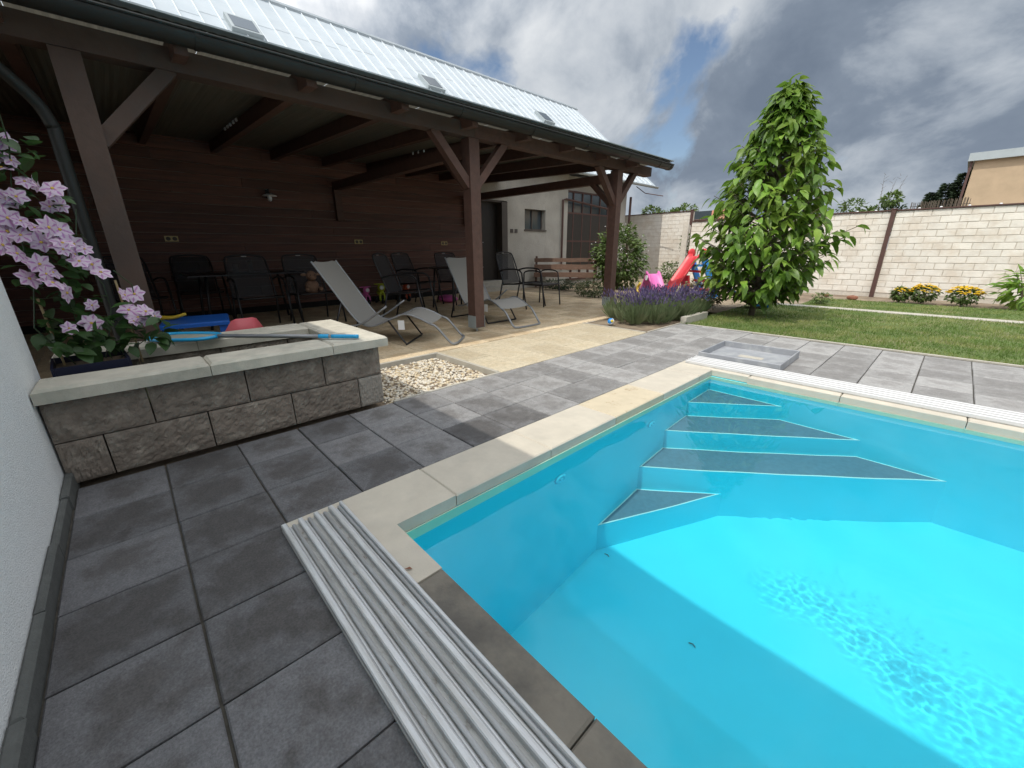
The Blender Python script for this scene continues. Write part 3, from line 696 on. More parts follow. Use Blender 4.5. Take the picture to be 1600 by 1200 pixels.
# plank cladding
y0c, y1c = -3.2, 5.86
rows = 19; hgt = .137
for r in range(rows):
    cuts = [y0c]+sorted(random.uniform(y0c+1, y1c-1) for _ in range(2))+[y1c] if r % 3 else [y0c, 2.45, y1c]
    for a, c_ in zip(cuts[:-1], cuts[1:]):
        q = MB(); q.box(.001, .022, a+.002, c_-.002, .02+r*hgt, .02+(r+1)*hgt-.007); q.build('plank', m_plank, hb)
hp('added_shade_wall', m_plank, None, False, (.03, 3.6, -1.75, -1.70, .0, 2.3))  # unseen wall added to block side light and darken the pergola interior
hp('corner_batten', m_wood, None, False, (.001, .045, 5.862, 5.925, .02, 2.36))
hp('skirting_board', m_dark, None, False, (.0225, .035, y0c, y1c, .0, .10))
# roof
eave = Vector((-6.04-HX, 0, 2.96)); ridge = Vector((-9.56-HX, 0, 5.90)); sd = (ridge-eave); sl_len = sd.length; sd.normalize(); rn = Vector((-sd.z, 0, sd.x))*-1
if rn.z < 0: rn = -rn
def rp(t, y, h=0): v = eave+sd*t+rn*h; return (v.x, y, v.z)
YR0, YR1 = -3.6, 13.22; NS = 54; dw = (YR1-YR0)/NS
q = MB(); q.add([rp(0, YR0, -.05), rp(0, YR1, -.05), rp(sl_len, YR1, -.05), rp(sl_len, YR0, -.05), rp(0, YR0, -.03), rp(0, YR1, -.03), rp(sl_len, YR1, -.03), rp(sl_len, YR0, -.03)], [(0, 1, 2, 3), (7, 6, 5, 4), (0, 4, 5, 1), (1, 5, 6, 2), (2, 6, 7, 3), (3, 7, 4, 0)])
rf = q.build('roof', m_greymetal, hb)
bk = MB(); back = Vector((-13.08-HX, 0, 2.96))
bk.add([(ridge.x, YR0, ridge.z-.04), (ridge.x, YR1, ridge.z-.04), (back.x, YR1, back.z), (back.x, YR0, back.z)], [(0, 1, 2, 3)]); bk.build('rear_slope', m_roof, hb)
gb = MB(); gb.add([(0, 12.32, 2.9), (-6.6, 12.32, 2.9), (ridge.x, 12.32, 5.8)], [(0, 1, 2)]); gb.build('gable', m_greywall, hb)
for i in range(NS):
    ya = YR0+dw*i; cut = random.uniform(.3, .45)*sl_len; cut2 = cut+random.uniform(.25, .4)*sl_len
    for (t0, t1, h) in ((0, cut+.03, 0.0), (cut, cut2+.03, .004), (cut2, sl_len, .008)):
        q = MB(); q.add([rp(t0, ya+.004, h), rp(t0, ya+dw-.004, h), rp(t1, ya+dw-.004, h), rp(t1, ya+.004, h), rp(t0, ya+.004, h+.003), rp(t0, ya+dw-.004, h+.003), rp(t1, ya+dw-.004, h+.003), rp(t1, ya+.004, h+.003)], [(0, 1, 2, 3), (7, 6, 5, 4), (0, 4, 5, 1), (1, 5, 6, 2), (2, 6, 7, 3), (3, 7, 4, 0)]); q.build('roof_panel', m_roof, rf)
    q = MB(); q.bar(rp(0, ya, .02), rp(sl_len, ya, .02), .012, .030, tuple(rn)); q.build('seam', m_roof_seam, rf)
q = MB(); q.tube([(ridge.x, YR0, ridge.z+.02), (ridge.x, YR1, ridge.z+.02)], .06, 8); q.build('ridge_cap', m_roof, rf)
for k, yc in enumerate((2.02, 5.92, 9.95)):
    t0, t1 = 2.52, 3.05; q = MB(); ya, yb = yc-.24, yc+.24
    q.add([rp(t0, ya, .0), rp(t0, yb, .0), rp(t1, yb, .0), rp(t1, ya, .0), rp(t0, ya, .09), rp(t0, yb, .09), rp(t1, yb, .09), rp(t1, ya, .09)], [(7, 6, 5, 4)[::-1], (0, 4, 5, 1), (1, 5, 6, 2), (2, 6, 7, 3), (3, 7, 4, 0)])
    sk_ = q.build('skylight', m_greymetal, hb)
    q = MB(); q.add([rp(t0+.05, ya+.05, .095), rp(t0+.05, yb-.05, .095), rp(t1-.05, yb-.05, .095), rp(t1-.05, ya+.05, .095)], [(0, 1, 2, 3)]); q.build('pane', m_glass_dark, sk_)
q = half_gutter(-3.6, 13.25, eave.x+.05, 2.93, .055); hg = q.build('gutter', m_greymetal, hb, True)
q = MB(); q.tube([(eave.x-.30, 12.5, 2.92), (eave.x-.02, 12.6, 2.70), (eave.x+.62, 12.6, 2.56)], .014, 6); q.tube([(.02, 12.36, 2.6), (.02, 12.36, 0)], .04, 8); q.build('downpipe', m_steel_brown, hb)
# sockets and lamp on the planks
for (yy, zz, lb) in ((.10, 1.165, 'yellowed double socket on the dark plank wall nearest the clematis'), (2.895, 1.14, 'yellowed double socket on the plank wall above the ride-on toys'), (4.845, 1.12, 'small double socket on the plank wall near the door')):
    s_ = thing('wall_socket', lb, 'socket', (HX+.0225, yy, zz), 0, 'double wall sockets')
    q = MB(); q.box(.0, .012, -.078, .078, -.038, .038); q.build('cover_plate', m_socket, s_)
    for d in (-.038, .038):
        mt = Matrix.Translation((.012, d, 0)) @ Matrix.Rotation(R(90), 4, 'Y'); q = MB(); q.lathe([(.028, 0), (.028, .006), (.02, .006), (.018, .002), (.001, .002)], n=14, mtx=mt); q.build('outlet', m_frame, s_)
lm = thing('wall_lamp', 'round white bulkhead lamp high on the plank wall', 'lamp', (HX+.0225, 1.46, 1.80))
q = MB(); q.box(0, .03, -.02, .02, .0, .12); q.tube([(.02, 0, .11), (.14, 0, .12), (.14, 0, .05)], .01, 6); q.build('bracket', m_chair, lm)
q = MB(); q.lathe([(.11, .02), (.10, .03), (.03, .06), (.01, .06)], (.14, 0, 0), 16); q.build('lamp_shade', m_pipe, lm, True)
q = MB(); q.ell((.14, 0, -.01), (.035, .035, .05), 10, 8); q.build('bulb', m_pipe, lm, True)

# ================================================================== GARDEN WALLS
def brick_wall(label, x0, x1, y, ztop, zbase=-.05, axis='x', bricks=True, bl=.262, bh=.1235, group='white brick garden walls', th=.14):
    t_ = thing('garden_wall', label, 'wall', (x0, y, 0), 0 if axis == 'x' else R(90), group)
    Lw = x1-x0; q = MB(); q.box(0, Lw, .006, th, zbase, ztop-.004); q.build('mortar_core', m_mortar, t_)
    protos = [slab for slab in ()]
    nr = int(math.ceil((ztop-.02)/bh)); sm = MB(); bm_ = {}
    for r in range(nr):
        z1 = ztop-.012-r*bh; z0 = z1-bh+.010
        if z1 < .04: break
        off = (bl/2 if r % 2 else 0)+random.uniform(-.012, .012); xx = -off
        while xx < Lw:
            a, c_ = max(xx, .001), min(xx+bl-.009, Lw-.001); xx += bl
            if c_-a < .03: continue
            if bricks:
                key = (round(c_-a, 2))
                if key not in bm_:
                    w_ = c_-a; p = MB(); p.box(-w_/2, w_/2, -.0, .02, -(z1-z0)/2, (z1-z0)/2)
                    d = .004; fv = [(-w_/2+d, -.003, -(z1-z0)/2+d), (w_/2-d, -.003, -(z1-z0)/2+d), (w_/2-d, -.003, (z1-z0)/2-d), (-w_/2+d, -.003, (z1-z0)/2-d)]
                    bv = [(-w_/2, .0, -(z1-z0)/2), (w_/2, .0, -(z1-z0)/2), (w_/2, .0, (z1-z0)/2), (-w_/2, .0, (z1-z0)/2)]
                    p = MB(); p.add(fv+bv, [(0, 1, 2, 3)]+[(i, 4+i, 4+(i+1) % 4, (i+1) % 4) for i in range(4)]); p.add([(v[0], v[1]+.02, v[2]) for v in bv]+bv, [(4, 0, 1, 5), (5, 1, 2, 6), (6, 2, 3, 7), (7, 3, 0, 4)])
                    bm_[key] = p.mesh('brick', m_brick)
                link('brick', bm_[key], t_, ((a+c_)/2, random.uniform(-.002, .003), (z0+z1)/2), (0, random.uniform(-.004, .004), 0))
            else: sm.box(a, c_, -.003, .02, z0, z1)
    if not bricks:
        o = sm.build('brickwork', m_brick, t_); o['kind'] = 'stuff'
    return t_
def coping_strip(t_, Lw, ztop, th=.14):
    q = MB(); q.box(-.01, Lw+.01, -.03, th+.03, ztop, ztop+.022); q.build('coping', m_steel_brown, t_)
wR = brick_wall('white brick garden wall section right of the dark steel post, behind yellow flowers', .435, 6.2, 11.10, 1.655)
coping_strip(wR, 5.77, 1.655)
wM = brick_wall('white brick garden wall section partly hidden behind the tall leafy tree', -3.70, .355, 11.10, 1.655)
coping_strip(wM, 4.05, 1.655)
wL = brick_wall('white brick wall section beside the outbuilding, its left end in shadow', -9.2, -4.86, 13.65, 2.13, -.3, bricks=False)
coping_strip(wL, 4.34, 2.13)
wS = brick_wall('short white brick return wall linking the two garden wall lines', 11.25, 13.6, -3.75, 1.655, -.3, bricks=False)
wS.location = (-3.86, 11.25, 0); wS.rotation_euler = (0, 0, math.atan2(13.65-11.25, -4.86+3.86))
for (x, y, zt, lb) in ((.395, 11.07, 1.68, 'dark brown steel post dividing the white brick wall'), (-4.86, 13.60, 2.16, 'dark steel post at the corner behind the red slide')):
    o = thing('wall_post', lb, 'post', (x, y, 0), 0, 'steel posts along the brick wall'); q = MB(); q.box(-.035, .035, -.04, .03, -.1, zt); q.build('post_shaft', m_steel_brown, o); q = MB(); q.box(-.045, .045, -.05, .04, zt+.001, zt+.02); q.build('post_cap', m_steel_brown, o)
# small white knobs on the wall coping
for x in (.75, 1.05, 1.42, 1.80, 2.28):
    q = MB(); q.ell((x-.435, .06, 1.687), (.022, .02, .014), 8, 6); q.build('knob', m_pipe, wR)
for x in (.1, -.2):
    q = MB(); q.ell((x+3.70, .06, 1.687), (.022, .02, .014), 8, 6); q.build('knob', m_pipe, wM)
# beyond the wall
th_ = thing('tan_house', 'tan rendered house with grey roof edge beyond the garden wall', 'house', (1.15, 20, 0))
q = MB(); q.box(0, 12, 0, 9, -.2, 3.52); q.build('wall', m_tan, th_)
q = MB(); q.box(-.16, 12.2, -.16, 9.2, 3.521, 3.75); q.build('roof_edge', m_greymetal, th_)
q = MB(); q.box(-.10, -.04, -.05, .02, .5, 3.52); q.build('downpipe', m_steel_brown, th_)
rh = thing('distant_shed', 'shed with terracotta roof and dark solar panel beyond the wall', 'shed', (-5.5, 15, 0))
q = MB(); q.box(0, 1.9, 0, 2, -.2, 2.0); q.build('wall', m_tan, rh)
q = MB(); q.add([(-.1, -.15, 1.93), (1.4, -.15, 1.93), (1.2, 1.2, 2.40), (.5, 1.2, 2.40)], [(0, 1, 2, 3)]); q.build('roof', m_terra, rh)
q = MB(); q.bar((.1, -.12, 2.06), (.75, -.12, 2.06), .02, .30); q.build('solar_panel', m_glass_dark, rh)
sf = thing('stick_fence', 'reed stick fence on top of the far neighbour boundary', 'fence', (.40, 14, 0))
for i in range(60):
    q_ = MB(); xx = i*.0165; q_.tube([(xx, 0, 1.2), (xx+random.uniform(-.012, .012), 0, 1.99+.04*i/60+random.uniform(-.02, .02))], .005, 5); q_.build('stick', m_bark, sf)
for zz in (1.4, 1.9): 
    q = MB(); q.bar((-.02, .012, zz), (1.0, .012, zz), .008, .012); q.build('wire', m_chair, sf)

# ================================================================== PLANTS
def leaf_shape(L_, W_, fold=.25, droop=.25, n=4, serr=0):
    """folded, drooping ovate leaf along +X"""
    vs = []; fs = []
    for i in range(n+1):
        t = i/n; wd = W_*.5*(math.sin(math.pi*min(1, t**.8*1.0))**.8 if 0 < t < 1 else 0); z = -droop*L_*t*t
        vs += [(L_*t, -wd, z+wd*fold), (L_*t, 0, z), (L_*t, wd, z+wd*fold)]
    for i in range(n):
        a = i*3; fs += [(a, a+3, a+4, a+1), (a+1, a+4, a+5, a+2)]
    return vs, fs
def rot_to(d, roll_=0):
    d = d.normalized(); q = d.to_track_quat('X', 'Z'); return q.to_matrix() @ Matrix.Rotation(roll_, 3, 'X')
# ---- tall leafy tree
TB = Vector((-.47, 6.32, 0)); tree = thing('leafy_tree', 'tall cone-shaped tree with large drooping green leaves on the lawn', 'tree', TB)
def tr_rad(z): 
    pts = [(.25, .30), (.5, .72), (.9, .94), (1.3, .90), (1.7, .74), (2.1, .56), (2.5, .39), (2.8, .22), (3.05, .04)]
    for (a, ra), (c_, rc) in zip(pts[:-1], pts[1:]):
        if a <= z <= c_: return ra+(rc-ra)*(z-a)/(c_-a)
    return .4 if z < .25 else .03
q = MB(); q.tube([(0, 0, -.05), (.01, .01, .5), (-.02, .02, 1.2), (.02, -.02, 2.0), (-.03, -.05, 2.95)], .045, 9, r1=.008); q.build('trunk', m_bark, tree, True)
leaves = []; br = MB()
ga = 2.39996
nb = 300
for i in range(nb):
    z = .38+2.62*(i/nb)**1.05; a = i*ga+random.uniform(-.4, .4); rr = tr_rad(z)*random.uniform(.62, 1.03)
    if random.random() < .12 and z < 1.4: rr *= 1.08
    p0 = Vector((0, 0, max(.1, z-.35*rr-.1))); tip = Vector((math.cos(a)*rr, math.sin(a)*rr, z)); mid = (p0+tip)/2+Vector((0, 0, -.04))
    br.tube([p0, mid, tip], .011, 5, r1=.004)
    nl = random.randint(8, 11)
    for k in range(nl):
        t = 1-.62*k/nl*random.uniform(.8, 1.2); base = p0.lerp(tip, t) if k else tip
        base = base+Vector((random.uniform(-.03, .03),)*3)
        az = a+random.uniform(-1.25, 1.25)+(0 if k < 4 else random.choice((-1, 1))*.5)
        d = Vector((math.cos(az), math.sin(az), random.uniform(-.9, .35)-.15))
        if base.z < .52 and base.dot(Vector((-.73, -.4, 0))) > .08 and random.random() < .75: continue
        leaves.append((base, d, random.uniform(.135, .215)))
for k in range(9):
    az = k*ga; leaves.append((Vector((-.03, -.05, 2.93+.012*k)), Vector((math.cos(az), math.sin(az), random.uniform(-.5, .9))), random.uniform(.11, .17)))
br.build('branches', m_bark, tree)
lmesh = []
for (wd, fo, dr_) in ((.44, .35, .30), (.50, .25, .45), (.40, .45, .20), (.46, .30, .60)):
    v, f = leaf_shape(1, wd, fo, dr_); q = MB(); q.add(v, f); lmesh.append(q.mesh('leaf', m_leaf, True))
camdir = (CAMP-TB); camdir.z = 0; camdir.normalize()
leaves.sort(key=lambda l: -(l[0].dot(camdir)+.25*l[0].z*0))
st = MB()
for i, (base, d, s) in enumerate(leaves):
    Mr = rot_to(d, random.uniform(-.5, .5))
    if i < 300:
        o = link('leaf', random.choice(lmesh), tree, base, Mr.to_euler(), (s, s, s))
    else:
        v, f = leaf_shape(s, s*.46, .3, .4); st.add([Mr @ Vector(p)+base for p in v], f)
o = st.build('foliage', m_leaf, tree, True); o['kind'] = 'stuff'

def bush(name, label, cat, loc, rx, ry, h, n, ls, m, stems=6, flowers=None, fm=None, fs_=.03, group=None, z0=.0, top_only=False, lw=.6, stemm=None):
    t_ = thing(name, label, cat, loc, 0, group); sm_ = MB(); lf_ = MB(); fl = MB()
    for k in range(stems):
        a = k*ga; sm_.tube([(0, 0, -.03), (math.cos(a)*rx*.3, math.sin(a)*ry*.3, h*.45), (math.cos(a)*rx*.65, math.sin(a)*ry*.65, h*.85)], .010*max(h, .3), 5, r1=.004)
    sm_.build('stem' if stems < 9 else 'stem', stemm or m_bark, t_)
    for i in range(n):
        u = random.uniform(-1, 1); a = random.uniform(0, 6.283); r_ = random.uniform(.35, 1)**.5; s_ = math.sqrt(1-u*u)
        bump = .75+.35*noise.noise(Vector((math.cos(a)*s_*2.2+loc[0], math.sin(a)*s_*2.2+loc[1], u*2.2)))+.18*noise.noise(Vector((math.cos(a)*s_*6, math.sin(a)*s_*6+loc[0], u*6)))
        p = Vector((math.cos(a)*s_*rx*r_*bump*1.2, math.sin(a)*s_*ry*r_*bump*1.2, z0+(h-z0)*(.5+.5*u*r_*min(1.15, bump*1.2))))
        d = Vector((math.cos(a)*s_, math.sin(a)*s_, u*.6+random.uniform(-.5, .4)))+Vector((random.uniform(-.6, .6), random.uniform(-.6, .6), 0))
        v, f = leaf_shape(ls*random.uniform(.7, 1.25), ls*lw, .3, .3, 2); Mr = rot_to(d, random.uniform(-.8, .8)); lf_.add([Mr @ Vector(q_)+p for q_ in v], f)
    lf_.build('foliage', m, t_)
    if flowers:
        for i in range(flowers):
            a = random.uniform(0, 6.283); u = random.uniform(.15, 1) if top_only else random.uniform(-.2, 1); s_ = math.sqrt(1-u*u); k = random.uniform(.9, 1.12)
            p = Vector((math.cos(a)*s_*rx*k, math.sin(a)*s_*ry*k, z0+(h-z0)*(.5+.5*u*k)+fs_*.3)); fl.lathe([(fs_*.2, -.004), (fs_, .004), (fs_*.5, .008), (fs_*.15, .012)], tuple(p), 7)
        fl.build('blossom', fm, t_)
    return t_
# climbing rose in front of the glazed building
bush('rose_bush', 'tall rose bush with pale blossoms behind the right pergola post', 'bush', (-4.42, 8.75, 0), .72, .60, 1.56, 3000, .10, m_leaf2, 8, 60, m_pipe, .022)
bush('low_shrub', 'low dark green ground shrub under the plank bench', 'shrub', (-5.35, 7.55, 0), .65, .25, .26, 900, .05, m_leaf3, 5)
bush('low_shrub', 'grey green low shrub at the foot of the right pergola post', 'shrub', (-3.75, 6.7, 0), .42, .26, .34, 900, .05, m_lavgreen, 5)
bush('wall_shrub', 'small yellow green shrub against the white wall behind the pink slide', 'shrub', (-4.35, 11.5, 0), .42, .3, .62, 700, .07, m_leaf2, 5)
bush('wall_shrub', 'thin climbing sapling by the wall post behind the red slide', 'shrub', (-4.15, 11.9, 0), .18, .18, 1.45, 160, .09, m_leaf2, 3, z0=.8)
bush('bronze_shrub', 'bronze and cream leaved shrub between lavender and tree', 'shrub', (-1.32, 6.45, 0), .42, .36, .50, 900, .06, mat('bronze_leaf', (.12, .085, .035), .4, 8, .6, transl=.25, col2=(.20, .19, .09), mixscale=14), 5)
for (x, y, rx, h, lb, nf) in ((.90, 10.15, .13, .24, 'smallest yellow flowering clump, left of the other two by the wall', 34), (1.20, 10.18, .20, .30, 'middle yellow flowering clump at the foot of the brick wall', 120), (1.72, 10.22, .22, .29, 'rightmost yellow flowering clump at the foot of the brick wall', 140)):
    bush('flower_clump', lb, 'flowers', (x, y, 0), rx, rx, h, 520, .06, m_leaf2, 5, nf, m_yflower, .026, 'yellow flower clumps by the wall', 0, True)
bush('broadleaf_shrub', 'yellow green broad-leaved shrub at the right edge by the wall', 'shrub', (2.42, 10.15, 0), .36, .34, .68, 260, .17, m_leaf, 6, lw=.45)
bush('corner_plant', 'small red leaved plant at the lawn path edge behind the tree', 'plant', (-.02, 8.55, 0), .14, .14, .20, 180, .05, m_leaf2, 4)
# background trees
def far_tree(label, loc, rx, ry, h, z0, n, ls, m, name='distant_tree'):
    t_ = thing(name, label, 'tree', loc, 0, 'trees beyond the garden wall'); q_ = MB(); q_.tube([(0, 0, -.1), (0, 0, h*.7)], .10, 7, r1=.03); q_.build('trunk', m_bark, t_)
    lf_ = MB()
    cl = [(random.uniform(-.75, .75)*rx, random.uniform(-.75, .75)*ry, z0+(h-z0)*random.uniform(.1, .8), random.uniform(.30, .55)) for _ in range(16)]
    for i in range(n):
        cx_, cy_, cz_, cr = random.choice(cl); u = random.uniform(-1, 1); a = random.uniform(0, 6.283); s_ = math.sqrt(1-u*u); r_ = cr*random.uniform(.6, 1.05)*rx*.9
        p = Vector((cx_+math.cos(a)*s_*r_, cy_+math.sin(a)*s_*r_, cz_+u*r_*.8)); d = Vector((math.cos(a)*s_+random.uniform(-.6, .6), math.sin(a)*s_+random.uniform(-.6, .6), u+random.uniform(-.6, .5)))
        v, f = leaf_shape(ls*random.uniform(.6, 1.3), ls*.6, .2, .3, 2); Mr = rot_to(d, random.uniform(-1, 1)); lf_.add([Mr @ Vector(q__)+p for q__ in v], f)
    lf_.build('crown', m, t_); return t_
far_tree('rounded bright green tree behind the wall beside the outbuilding', (-7.05, 16.2, 0), 1.05, .9, 2.95, 1.4, 5200, .12, m_leaf2)
far_tree('loose green tree behind the wall right of the tall leafy tree', (-.48, 14.6, 0), .62, .5, 2.40, 1.3, 2600, .09, m_leaf2)
far_tree('low green shrub tree behind the wall left of the reed fence', (.22, 14.4, 0), .35, .3, 2.05, 1.3, 900, .08, m_leaf3)
tw = thing('bare_twigs', 'thin bare twigs sticking up above the loose green tree', 'twigs', (-.25, 14.6, 0)); q = MB()
for (dx, h) in ((-.05, 2.75), (.12, 2.62), (.25, 2.7)):
    q.tube([(dx*.5, 0, 1.6), (dx, .02, h*.85), (dx*1.5, 0, h)], .008, 5, r1=.002)
    for k in range(7): q.tube([(dx*(1+.06*k), 0, h-.08*k), (dx*(1+.06*k)+random.uniform(-.10, .10), .0, h-.08*k+.06)], .004, 4, r1=.001)
q.build('twig', m_bark, tw)
cf = thing('conifer_tree', 'dark conifer beside the tan house beyond the wall', 'tree', (.95, 21.5, 0), 0, 'trees beyond the garden wall'); q = MB(); q.tube([(0, 0, 0), (0, 0, 3.3)], .1, 6, r1=.02); q.build('trunk', m_bark, cf); lf_ = MB()
for (cx_, h) in ((.05, 3.35), (-.30, 3.05), (-.62, 2.78), (.35, 3.6)):
    for i in range(2600):
        z = 1.2+(h-1.2)*random.random(); r_ = .46*(h-z)/(h-1.2)**.8+.05; a = random.uniform(0, 6.3); rr = r_*random.uniform(.3, 1.15)
        p = Vector((cx_+math.cos(a)*rr, math.sin(a)*rr, z)); d = Vector((math.cos(a), math.sin(a), random.uniform(-.1, .6))); v, f = leaf_shape(.17, .06, .1, .2, 2); Mr = rot_to(d, random.uniform(-1, 1)); lf_.add([Mr @ Vector(q_)+p for q_ in v], f)
lf_.build('crown', m_conifer, cf)

# ---- lavender bed
bedx0, bedx1, bedy0, bedy1 = -1.86, -.925, 4.02, 5.75
b = MB(); b.add([(bedx0, bedy0, -.02), (bedx1, bedy0, -.02), (bedx1, bedy1+.6, -.02), (bedx0-1.2, bedy1+.6, -.02)], [(0, 1, 2, 3)]); tag(b.build('planting_bed', m_soil), kind='structure')
b = MB(); b.box(bedx1+.002, bedx1+.022, bedy0, 4.9, -.05, .005); b.box(-.922, -.84, 4.92, 5.62, -.05, .085); b.box(bedx0-.02, bedx1, 3.985, 4.012, -.05, .004); tag(b.build('bed_kerb', m_conc), kind='structure')
lv = MB(); lg = MB()
tus = []
for i in range(58):
    y = random.uniform(4.30, 6.05); x = random.uniform(-1.85, -1.0)
    if y < 4.5 and x < -1.35 and random.random() < .8: continue
    if x > -1.02: x = -1.02
    tus.append((x, y))
for (x, y) in tus:
    for k in range(95):
        a = random.uniform(0, 6.3); r_ = .17*math.sqrt(random.random()); h = random.uniform(.16, .31)*(1.1-r_*2); tip = Vector((x+math.cos(a)*r_*1.25, y+math.sin(a)*r_*1.25, h)); bs = Vector((x+math.cos(a)*r_*.35, y+math.sin(a)*r_*.35, 0))
        sd_ = Vector((math.sin(a+1), math.cos(a), 0))*.006; md = bs.lerp(tip, .6)
        lg.add([bs, md-sd_, tip, md+sd_], [(0, 1, 2, 3)])
    for k in range(22):
        a = random.uniform(0, 6.3); r_ = .20*math.sqrt(random.random()); h = random.uniform(.28, .43); tip = Vector((x+math.cos(a)*r_*1.3, y+math.sin(a)*r_*1.3, h)); bs = Vector((x+math.cos(a)*r_*.5, y+math.sin(a)*r_*.5, .12))
        sd_ = Vector((.0022, .0022, 0)); lg.add([bs-sd_, bs+sd_, tip], [(0, 1, 2)])
        ax_ = (tip-bs).normalized(); b0 = tip-ax_*.045; m1 = b0.lerp(tip, .4)
        p1 = Vector((.009, 0, 0)); p2 = Vector((0, .009, 0)); lv.add([b0, m1+p1, tip+ax_*.012, m1-p1, m1+p2, m1-p2], [(0, 1, 2, 3), (0, 4, 2, 5)])
lt = thing('lavender_foliage', 'grey green lavender mound with purple spikes filling the bed beside the pergola', 'lavender'); C.objects.unlink(lt); bpy.data.objects.remove(lt)
o = lg.build('lavender', m_lavgreen); tag(o, 'grey green lavender mound with purple spikes in the bed beside the terrace', 'lavender', kind='stuff')
o2 = lv.build('flower_spikes', m_lavender, o); o2['kind'] = 'stuff'
# small toy in the bed
tb = thing('toy_ball', 'small blue, white and yellow toy ball at the corner of the lavender bed', 'ball', (-1.55, 4.18, .035))
q = MB(); q.ell((0, 0, 0), (.045, .045, .045), 14, 10); q.build('ball_body', m_bluel, tb, True)
q = MB(); q.lathe([(.0462, -.012), (.0468, 0), (.0462, .012)], n=16, mtx=Matrix.Rotation(R(50), 4, 'X')); q.build('white_band', m_pipe, tb, True)
q = MB(); q.ell((.03, -.02, .012), (.022, .022, .022), 8, 6); q.build('yellow_cap', m_yellow, tb, True)

# ---- clematis in navy box
cb = thing('navy_planter_box', 'dark navy rectangular plant box standing inside the block planter', 'plant box', (-1.42, -.76, .265), R(4))
for (x0, x1, y0, y1) in ((-.15, .15, -.14, -.13), (-.15, .15, .13, .14), (-.15, -.14, -.129, .129), (.14, .15, -.129, .129)):
    q = MB(); q.box(x0, x1, y0, y1, -.02, .20); q.build('side', m_navy, cb)
q = MB(); q.box(-.139, .139, -.129, .129, -.015, .17); q.build('soil', m_soil, cb)
cl = thing('clematis', 'climbing clematis with masses of pink and lilac star flowers beside the white wall', 'climber', (-1.42, -.76, .44))
q = MB()
for (dx, dy, h) in ((.02, -.04, 1.5), (-.06, .10, .75), (.07, -.12, 1.2), (.02, .22, .45)):
    dx -= .12; pts = [(dx*.5, dy*.5, 0)]+[(dx+random.uniform(-.04, .04), dy+random.uniform(-.04, .04), h*k/6) for k in range(1, 7)]; q.tube(pts, .0028, 5)
q.build('vine', m_leaf3, cl)
m_bamboo = mat('bamboo', (.33, .24, .12), .2, 20, .7)
for pts in ([(-.10, .19, -.05), (-.10, .18, .40)], [(-.06, -.10, -.05), (-.07, -.11, .33)]):
    q = MB(); q.tube(pts, .005, 6); q.build('stake', m_bamboo, cl)
def petal_flower(cupped):
    vs = []; fs = []; uv = []
    for k in range(6):
        a = k*math.pi/3+random.uniform(-.12, .12); ca, sa = math.cos(a), math.sin(a); n = 4
        o_ = len(vs); Lp = random.uniform(.9, 1.05)
        for i in range(n+1):
            t = i/n; wd = .37*math.sin(math.pi*min(1, .10+.90*t**.75))**.7 if i < n else 0.015
            r_ = .08+.86*t*Lp; z = cupped*(.35*t-.55*t*t)+.02*(k % 2)
            for s_ in (-1, 0, 1):
                x, y = r_, s_*wd; vs.append((x*ca-y*sa, x*sa+y*ca, z+(.0 if s_ else -.045*math.sin(math.pi*t))+random.uniform(-.012, .012))); uv.append((abs(s_), t))
        for i in range(n):
            b0 = o_+i*3; fs += [(b0, b0+3, b0+4, b0+1), (b0+1, b0+4, b0+5, b0+2)]
    q_ = MB(); q_.add(vs, fs); q_.m = 1; q_.ell((0, 0, .03), (.12, .12, .09), 8, 6)
    me_ = q_.mesh('flower', [m_petal, m_stamen], True); ul = me_.uv_layers.new(name='UVMap')
    for lp in me_.loops: ul.data[lp.index].uv = uv[lp.vertex_index] if lp.vertex_index < len(uv) else (0, 0)
    return me_
fmesh = [petal_flower(c_) for c_ in (.1, .35, -.25, .6)]
Lroot = Vector((-1.42, -.76, .44))
